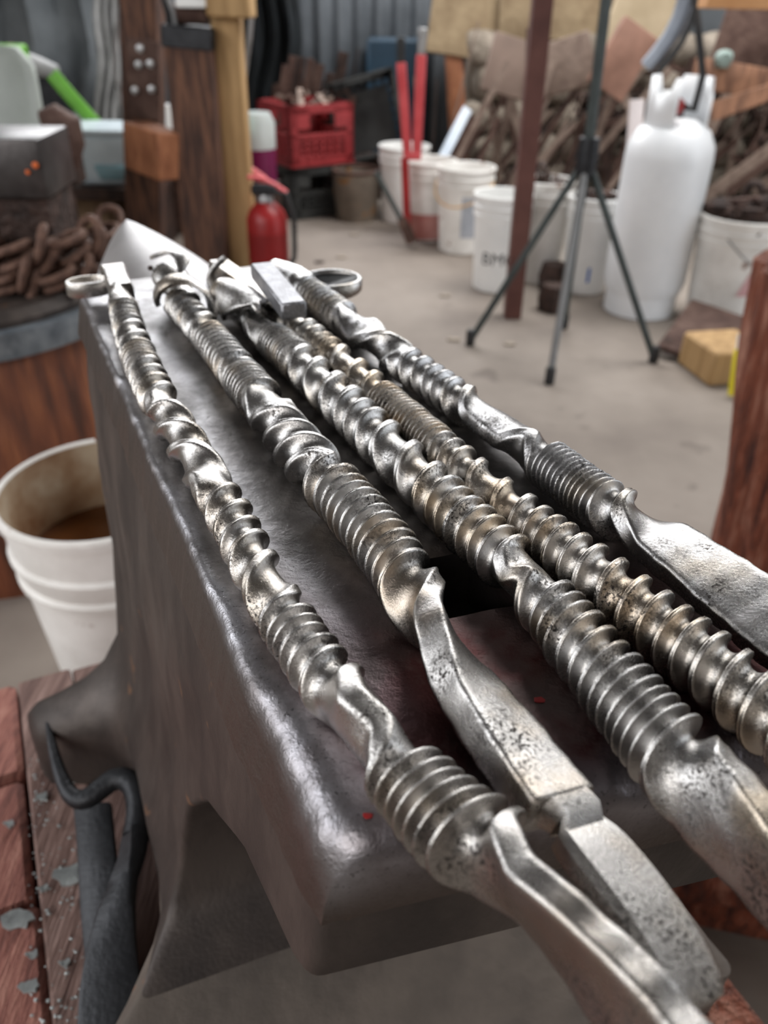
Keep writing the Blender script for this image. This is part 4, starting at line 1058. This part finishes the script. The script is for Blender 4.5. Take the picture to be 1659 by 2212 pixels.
MB().tube([(pb[0] + .12 * math.cos(t), pb[1] + .13 + .12 * math.sin(t), ph_) for t in np.linspace(0, 2 * math.pi, 33)], .010, 8, cap=False).build('rusty_rim', M_RUST, pl)

# ------------------------------------------------------------------ white buckets and the gas cylinder
BUCK = [((850, 488), .37, M_WHITE, 'white bucket beside the metal pail, first of the row', None, .0),
        ((922, 525), .36, M_WHITED, 'white bucket behind the red fork, with bars standing in it', None, .0),
        ((1000, 552), .37, M_WHITED, 'white bucket with an amber bail handle', (-.5, .10, M_HANDLE), .0),
        ((1076, 636), .37, M_WHITE, 'front white bucket with black print, left of the brown post', None, .0),
        ((1180, 645), .40, M_WHITED, 'white bucket directly right of the brown post', None, .0),
        ((1278, 655), .37, M_WHITE, 'white bucket with a strip of blue tape', None, .0),
        ((1552, 712), .38, M_WHITED, 'large white bucket full of rusty scrap at the right', (.9, .14, M_ALU), .0)]
BPOS = []
for i, (px, h, m, lb, hd, _) in enumerate(BUCK):
    p = onz(*px); rr_ = (.13, .13, .13, .114, .108, .106, .152)[i]; r0_ = rr_ * .84
    c = (p[0] + (.05, 0, 0, 0, 0, 0, .045)[i], p[1] + (.14, .12, .11, .10, .27, .18, .12)[i], 0); BPOS.append((c, h))
    b = thing('plastic_bucket', c, lb, 'bucket', 'white plastic buckets along the scrap pile')
    bucket_parts(b, c, h=h, m=m, handle=hd, r0=r0_, r1=rr_)
    if i == 3:
        cu_ = bpy.data.curves.new('print', 'FONT'); cu_.body = 'BMCS'; cu_.size = .07; cu_.align_x = 'CENTER'; cu_.space_character = 1.05
        to = bpy.data.objects.new('print', cu_); COL.objects.link(to); bpy.context.view_layer.update()
        me = bpy.data.meshes.new_from_object(to.evaluated_get(bpy.context.evaluated_depsgraph_get()))
        bpy.data.objects.remove(to)
        bm = bmesh.new(); bm.from_mesh(me); bmesh.ops.triangulate(bm, faces=bm.faces)
        bmesh.ops.subdivide_edges(bm, edges=bm.edges, cuts=2)
        for v in bm.verts:
            zz = .115 + v.co.y; rb = r0_ + (rr_ - r0_) * zz / h + .0012; a_ = v.co.x / rb - math.pi / 2 + .05
            v.co = (rb * math.cos(a_), rb * math.sin(a_), zz)
        bm.to_mesh(me); bm.free(); me.materials.append(M_INK)
        o = bpy.data.objects.new('printed_letters', me); COL.objects.link(o); o.parent = b; o['label'] = 'black printed letters'
    if i == 5:
        V = []
        for a_ in np.linspace(-1.72, -1.60, 5):
            for zz in (.055, .115): 
                rb = r0_ + (rr_ - r0_) * zz / h + .0015; V.append((c[0] + rb * math.cos(a_) , c[1] + rb * math.sin(a_), zz))
        o = MB().add(V, [(2 * k, 2 * k + 2, 2 * k + 3, 2 * k + 1) for k in range(4)]).build('tape', M_TAPE, b); o['label'] = 'strip of blue tape'
    if i == 2:
        V = []
        for a_ in np.linspace(-1.75, -1.1, 9):
            for zz in (.08, .26):
                rb = r0_ + (rr_ - r0_) * zz / h + .0015; V.append((c[0] + rb * math.cos(a_), c[1] + rb * math.sin(a_), zz))
        MB().add(V, [(2 * k, 2 * k + 2, 2 * k + 3, 2 * k + 1) for k in range(8)]).build('grey_label', mat('grey_label', (150, 156, 166), (176, 180, 188), 9, .5), b)
    if i == 6:
        V = [(c[0] + .1425 * math.cos(a_), c[1] + .1425 * math.sin(a_), z) for a_, z in ((-1.75, .13), (-1.2, .13), (-1.5, .23))]
        MB().add(V, [(0, 1, 2)]).build('red_triangle_print', mat('faded_red_print', (196, 150, 152), (206, 164, 166), 9, .5), b)
    if i == 1:
        mb = MB().lathe([(.112, .0), (.1132, .0), (.1185, .12), (.112, .12), (.112, .0)], (c[0], c[1], .012), 32)
        mb.build('red_stain_band', mat('pink_stain', (164, 96, 90), (190, 140, 132), 9, .6), b)
# amber strap on third bucket is its bail; scrap in the bucket at the right and in the open ones
def scrap(i, p, s, seed, label, group):
    rg = np.random.default_rng(seed)
    if i % 3 == 0:
        mb = MB().rock(p, (s, s * .7, s * .55), seed, 1); o = mb.build('scrap_piece', M_RUSTD, smooth=30)
    elif i % 3 == 1:
        d = rg.normal(size=3); d /= np.linalg.norm(d); d[2] = abs(d[2]) * .5
        o = MB().beam(p - d * s * .7, p + d * s * .7, s * .28, s * .16).build('scrap_piece', M_RUST)
    else:
        t = np.linspace(0, 4.4, 12); q = rg.normal(size=(2, 3)); q /= np.linalg.norm(q, axis=1)[:, None]
        pts = p + (np.cos(t)[:, None] * q[0] + np.sin(t)[:, None] * q[1]) * s * .5
        o = MB().tube(pts, s * .11, 6).build('scrap_piece', M_RUSTD)
    return tag(o, label, 'scrap', group)
for bi, nS, lb, g, hz in ((6, 34, 'rusty scrap piece heaped in the large right bucket', 'scrap heaped in the right bucket', .10), (5, 12, 'rusty scrap piece in the bucket with blue tape', 'scrap in the blue taped bucket', .03), (4, 12, 'rusty scrap piece in the bucket right of the post', 'scrap in the bucket by the post', .05)):
    c, h = BPOS[bi]
    for i in range(nS):
        a_, r_ = random.uniform(0, 6.28), (.10 if bi == 6 else .06) * math.sqrt(random.random())
        scrap(i, np.array([c[0] + r_ * math.cos(a_), c[1] + r_ * math.sin(a_), h + hz * (1 - r_ / .16) * random.random() - .015]), random.uniform(.06, .13) * (1 if bi == 6 else .7), 100 * bi + i, ('dark lump of ', 'flat strip of ', 'curled rod of ')[i % 3] + lb, g)

tk0 = onz(1383, 694)
TC = np.array([tk0[0] + .03, tk0[1] + .145, 0])
tank = thing('gas_cylinder', TC, 'white propane cylinder with a red valve knob standing between buckets', 'gas cylinder')
R_ = .152
MB().lathe([(.0001, .05), (R_ * .6, .05), (R_ * .9, .075), (R_, .12), (R_, .55), (R_ * .97, .59), (R_ * .8, .64), (R_ * .45, .672), (.0001, .68)], TC, 40).build('shell', M_TANK, tank)
MB().lathe([(R_ * .84, 0), (R_ * .88, 0), (R_ * .88, .075), (R_ * .84, .075), (R_ * .84, 0)], TC, 40).build('foot_ring', M_TANK, tank)
V = []
for a_ in np.linspace(math.radians(-70), math.radians(215), 30):
    for z in (.64, .80): V.append(TC + np.array([.105 * math.cos(a_ + .6), .105 * math.sin(a_ + .6), z - (.05 if (abs(math.sin(a_ * 1.5)) > .86 and z > .7) else 0)]))
o = MB().add(V, [(2 * k, 2 * k + 2, 2 * k + 3, 2 * k + 1) for k in range(29)]).build('collar', M_TANK, tank)
md = o.modifiers.new('thickness', 'SOLIDIFY'); md.thickness = .006
MB().lathe([(.0001, .67), (.022, .67), (.022, .72), (.0001, .73)], TC, 16).build('valve', M_BLACKST, tank)
MB().lathe([(.0001, 0), (.026, 0), (.028, .012), (.026, .03), (.0001, .032)], TC + np.array([-.03, -.06, .715]), 12, axis=(-.3, -1, .2)).build('valve_knob', M_RED, tank)
MB().tube([TC + np.array([.02, 0, .71]), TC + np.array([.05, -.01, .70]), TC + np.array([.07, .03, .80]), TC + np.array([.04, .1, .95]), TC + np.array([-.02, .16, 1.15])], .012, 10).build('gas_hose', M_RUBBER, tank)
sb = onz(1350, 662)
tag(MB().beam(aty(1376, 215, 3.22), np.array([aty(1366, 520, 3.16)[0], 3.16, .0]), .05, .02, up=(0, 1, 0)).build('white_lath', mat('pinkish_white_lath', (206, 194, 192), (220, 210, 208), 5, .6)), 'narrow pinkish white lath leaning on the gas cylinder', 'lath')

# ------------------------------------------------------------------ steel post, tripod, red fork
bp0 = onz(1108, 690)
tag(MB().beam((bp0[0], bp0[1] + .03, 0), (bp0[0] - .025, bp0[1] + .03, 1.9), .062, .062, up=(0, 1, 0)).build('steel_post', M_POST, bevel=.003), 'brown square steel post standing on the floor', 'post')
ap = aty(1262, 335, 2.52)
tri = thing('steel_tripod', (ap[0], 2.5, 0), 'tall dark green steel tripod stand in front of the buckets', 'tripod')
hub = np.array([ap[0] + .005, 2.50, ap[2]])
top = aty(1306, -20, 2.50)
MB().tube([hub - np.array([0, 0, .14]), hub, top + np.array([0, 0, .25])], .016, 12).build('mast', M_TRIPOD, tri)
MB().lathe([(.0001, -.05), (.03, -.05), (.034, 0), (.03, .05), (.0001, .05)], hub, 16).build('hub', M_BLACKST, tri)
for (x, y) in ((1015, 745), (1186, 828), (1217, 708), (1410, 782)):
    f_ = onz(x, y)
    lg_ = MB().tube([hub, f_ + np.array([0, 0, .015])], .0115, 10).build('leg', M_TRIPOD if (x, y) != (1186, 828) else mat('grey_tube', (112, 112, 112), (132, 132, 132), 9, .45, metal=.3), tri)
    MB().lathe([(.0001, 0), (.016, 0), (.016, .05), (.012, .055), (.0001, .055)], f_, 12).build('rubber_foot', M_RUBBER, lg_)
fk = thing('red_fork', (onz(885, 530)[0], 3.84, 0), 'faded red steel fork with two black-tipped prongs standing by the buckets', 'fork')
YF = 3.84
p_ = lambda x, y, dy=0: aty(x, y, YF + dy)
MB().beam(p_(866, 135), p_(880, 335), .040, .022, up=(0, 1, 0)).build('prong', M_REDF, fk, bevel=.003)
MB().beam(p_(910, 118), p_(900, 338), .042, .022, up=(0, 1, 0)).build('prong', M_REDF, fk, bevel=.003)
MB().beam(p_(866, 80), p_(866, 135), .036, .02, up=(0, 1, 0)).build('black_tip', M_RUBBER, fk, bevel=.003)
MB().beam(p_(913, 60), p_(910, 118), .036, .02, up=(0, 1, 0)).build('black_tip', M_ALU, fk, bevel=.003)
MB().beam(p_(872, 338), p_(910, 338), .03, .03, up=(0, 1, 0)).build('yoke', M_REDF, fk, bevel=.003)
MB().beam(p_(874, 340), p_(880, 492), .036, .03, up=(0, 1, 0)).build('shank', M_RED, fk, bevel=.003)
MB().beam(np.array(p_(868, 470)), np.array(onz(890, 534)) + np.array([0, 0, .02]), .05, .03, up=(0, 1, 0)).build('foot', M_RUST, fk, bevel=.003)
MB().tube([aty(812, 372, YF - .02), onz(892, 532) + np.array([0, 0, .02])], .012, 8).build('strut', M_TRIPOD, fk)

# ------------------------------------------------------------------ right foreground of the scrap pile
pt = onz(1520, 795)
pq = [aty(1420, 745, 2.48), aty(1555, 790, 2.36), aty(1630, 690, 2.55), aty(1495, 645, 2.72)]
V = list(pq) + [p - np.array([0, -.01, .02]) for p in pq]
pl = thing('steel_plate', onz(1510, 780), 'rusty brown steel plate with bolt holes leaning on a wood block', 'plate')
MB().add(V, [(0, 1, 2, 3), (7, 6, 5, 4), (0, 4, 5, 1), (1, 5, 6, 2), (2, 6, 7, 3), (3, 7, 4, 0)]).build('sheet', M_RUST, pl, bevel=.002)
for x, y in ((1440, 742), (1545, 765)):
    MB().lathe([(.0001, 0), (.014, 0), (.014, .003), (.0001, .004)], aty(x, y, 2.42) + np.array([0, 0, .012]), 12, axis=(0, -.5, 1)).build('bolt_hole', M_RUSTD, pl)
wbk = onz(1555, 832)
tag(MB().box((wbk[0] + .03, wbk[1] + .1, .055), (.19, .2, .11), rot=(0, 0, .2)).build('wood_block', M_WOODP, bevel=.008), 'pale wooden block on the floor under the steel plate', 'wood block')
yl = thing('yellow_pry_bar', onz(1580, 862), 'bright yellow flat bar leaning beside the bark stump', 'bar')
MB().beam(onz(1583, 862) + np.array([0, 0, .01]), aty(1600, 755, onz(1583, 862)[1] + .05), .036, .012, up=(0, 1, 0)).build('bar', M_YEL, yl, bevel=.002)
MB().beam(aty(1600, 755, onz(1583, 862)[1] + .05), aty(1604, 722, onz(1583, 862)[1] + .06), .026, .01, up=(0, 1, 0)).build('tip', M_WHITE, yl)
for (x, y, s, lb) in ((1192, 600, .12, 'dark iron lump on the floor between two buckets'), (1190, 645, .11, 'short rusty pipe offcut on the floor behind the tripod')):
    p = onz(x, y + 25); tag(MB().lathe([(.0001, 0), (s * .45, 0), (s * .5, s * .4), (s * .4, s * .9), (.0001, s)], p, 12, wob=lambda t, z: .1 * math.sin(3 * t)).build('iron_lump', M_RUSTD), lb, 'scrap')

# ------------------------------------------------------------------ stone wall and the heap of bars behind
stw = MB().box((1.9, 5.32, .42), (2.9, .36, .84)).build('trim_1', M_STONE); struct(stw)
me_st = []
for k in range(5):
    me_st.append(MB().rock((0, 0, 0), (1, 1, 1), 40 + k, 2))
sid = 0; stone_me = []
for k in range(5):
    o = me_st[k].build('stone', M_STONE, stw, smooth=50); stone_me.append(o.data)
    o.data.transform(Matrix.Translation(Vector(ORG[stw.name]))); o.data.update()
    bpy.data.objects.remove(o)
for row in range(5):
    x = .40 + .07 * (row % 2)
    while x < 3.3:
        wd_ = random.uniform(.18, .34)
        o = bpy.data.objects.new('stone', stone_me[sid % 5]); sid += 1; COL.objects.link(o); o.parent = stw
        pos = np.array([x + wd_ / 2, 5.12 - random.uniform(0, .05), .09 + .175 * row]) - ORG[stw.name]
        o.location = pos; o.scale = (wd_ * 1.0, .2, .185); o.rotation_euler = (0, random.uniform(-.12, .12), random.uniform(-.1, .1))
        x += wd_
# leaning bars
TONE = {'rusty_steel': 'brown rusty', 'pale_rusty_bar': 'pale grey-brown', 'dark_rusty_iron': 'dark'}
def lean_bar(i, foot, topp, w_, h_, m, where, group, cat='bar', nm='scrap_bar'):
    mb = MB()
    rd = i % 6 == 0
    if not rd: mb.beam(foot, topp, w_, h_, up=(0, 1, 0))
    else: w_ = .0076; mb.tube([foot, topp], .0037, 8)
    d = topp - foot; an = math.degrees(math.atan2(d[0], d[2])); L_ = np.linalg.norm(d)
    lean = 'upright' if abs(an) < 9 else ('steep' if abs(an) < 24 else 'slanting')
    sz = 'long' if L_ > .85 else ('short' if L_ < .62 else 'medium')
    kd = ('thin ' if w_ < .022 else 'wide ' if w_ > .034 else '') + ('round rod' if rd else 'flat bar')
    return tag(mb.build(nm, m), '%s %s %s %s %s' % (sz, lean, TONE[m.name], kd, where), cat, group)
rb = random.Random(3)
ms = [M_RUST, M_RUSTL, M_RUSTD, M_RUST, M_RUSTL]
LAYER = [4.225 + .0078 * k for k in range(96)]; rb.shuffle(LAYER)
for i in range(62):
    x = rb.uniform(905, 1400); Y = LAYER[i]
    f = aty(x, 400, Y); L_ = rb.uniform(.5, .95); a_ = rb.uniform(.15, .75) if i % 7 else rb.uniform(-.4, .1)
    foot = np.array([f[0], Y, .03]); tp = foot + np.array([L_ * math.sin(a_), 0, L_ * math.cos(a_)])
    lean_bar(i, foot, tp, rb.uniform(.014, .040), .0072, ms[i % 5], 'behind the white buckets' if x < 1130 else 'behind the tripod', 'leaning bars behind the buckets')
for i in range(34):
    x = rb.uniform(1380, 1900); Y = LAYER[62 + i]
    f = aty(x, 400, Y); L_ = rb.uniform(.4, .9); a_ = rb.uniform(-1.1, 1.1)
    foot = np.array([f[0], Y, rb.uniform(.04, .2)]); tp = foot + np.array([L_ * math.sin(a_) * .8, 0, L_ * math.cos(a_)])
    lean_bar(i, foot, tp, rb.uniform(.02, .06), .0072, ms[(i * 2) % 5], 'jumbled behind the gas cylinder', 'bars behind the gas cylinder')
for i in range(26):
    x = rb.uniform(560, 720); Y = 4.78 + .016 * i
    f = aty(x, 400, Y); foot = np.array([f[0], Y, .02]); L_ = rb.uniform(.5, .75)
    tp = foot + np.array([L_ * .22, 0, L_])
    lean_bar(i, foot, tp, rb.uniform(.03, .06), .012, M_RUST if i % 2 else M_RUSTD, 'behind the milk crates', 'strips behind the milk crates')
wl = thing('light_steel_blade', onz(960, 520), 'pale blue-grey flat steel bar standing in a bucket', 'bar')
MB().beam(aty(945, 362, 4.15), aty(1010, 235, 4.35), .05, .015, up=(0, 1, 0)).build('bar', mat('bluish_steel', (160, 170, 182), (184, 192, 202), 9, .4, metal=.3), wl, bevel=.002)
# sheet and lump scrap among the bars
for i, (x, y, w_, h_, Y, m, r_, lb) in enumerate([
    (1115, 150, .30, .26, 4.5, mat('pinkish_board', (128, 110, 100), (150, 130, 118), 5, .8), .25, 'pinkish board leaning in the scrap heap left of the brown post'),
    (1225, 140, .26, .22, 4.4, M_RUSTL, -.3, 'dull grey sheet offcut between the brown post and tripod mast'),
    (1345, 130, .20, .30, 4.3, mat('orange_rust', (112, 80, 66), (138, 102, 86), 9, .8), .5, 'orange rusty sheet right of the tripod mast'),
    (1200, 30, .62, .24, 5.0, M_TAN, .0, 'wide tan board at the top behind the brown post'),
    (1380, 60, .34, .34, 4.9, mat('cream_board', (168, 150, 122), (190, 172, 144), 5, .8), .3, 'cream board at the top behind the curved duct'),
    (1030, 60, .52, .30, 5.05, M_TAN, .1, 'tan board standing at the top left of the brown post'),
    (1625, 60, .3, .36, 4.4, M_RUST, .2, 'brown sheet standing at the top right corner'),
    (1590, 170, .40, .12, 4.0, M_WOODB, .1, 'brown wooden offcut lying high in the right heap'),
    (1610, 215, .30, .07, 3.9, M_WOODB, -.35, 'orange wood strip lying above the large bucket'),
    (985, 200, .09, .86, 5.02, M_WOODO, -.12, 'orange brown wood handle leaning at the top of the heap')]):
    p = aty(x, y, Y)
    o = MB().box((0, 0, 0), (w_, .03, h_), rot=(-.15, r_, 0), jit=.01)
    o.v = [v + p for v in o.v]
    tag(o.build('scrap_sheet', m, bevel=.003), lb, 'board')
    
heap_mat = M_RUSTD
hp = 0
for i in range(46):
    x = rb.uniform(1260, 1750); y = rb.uniform(150, 360); Y = rb.uniform(4.62, 4.95)
    p = aty(x, y, Y)
    scrap(i, p, rb.uniform(.10, .22), 900 + i, ('dark rusty lump', 'brown rusty block', 'bent rusty ring')[i % 3] + (' high' if y < 230 else ' low') + ' on the scrap heap ' + ('left of the gas cylinder' if x < 1350 else 'behind the gas cylinder' if x < 1560 else 'right of the gas cylinder'), 'lumps on the scrap heap')
tag(MB().rock(aty(1562, 128, 4.0), (.07, .06, .07), 3, 2).build('pale_ball', mat('mint_paint', (124, 142, 136), (150, 166, 160), 8, .5)), 'small pale mint rounded object in the right heap', 'ball')
# curved duct and orange beam at the top right
dp = [aty(x, y, 3.9) for x, y in ((1405, 135), (1430, 105), (1455, 70), (1475, 30), (1490, -20), (1500, -90))]
tag(MB().ribbon(dp, (0.55, 1, .2), .16, .06).build('curved_duct', M_HOSE, smooth=60), 'curved blue-grey duct hanging at the top right', 'duct')
tag(MB().tube([p + np.array([.012, -.09, -.035]) for p in dp], .014, 8).build('duct_hose', M_RUBBER), 'black hose running along the curved duct', 'hose')
bm0, bm1 = aty(1520, -4, 3.0), aty(1800, 2, 3.0)
tag(MB().beam(bm0, bm1, .10, .055, up=(0, 0, 1)).build('orange_beam', mat('orange_pine', (196, 142, 92), (212, 160, 110), 5, .6), bevel=.004), 'orange-tan wooden beam at the top right corner', 'beam')
# litter on the floor
for i, (x, y) in enumerate(((765, 508), (738, 557), (1100, 745), (960, 640), (980, 735), (690, 568))):
    p = onz(x, y); tag(MB().rock(p + np.array([0, 0, .004]), (.05, .03, .012), 300 + i, 1).build('floor_chip', M_STONE if i != 5 else M_RUSTD, smooth=30), 'small pale chip lying on the concrete floor' if i != 5 else 'dark sliver lying on the floor by the extinguisher', 'chip', 'chips on the floor')
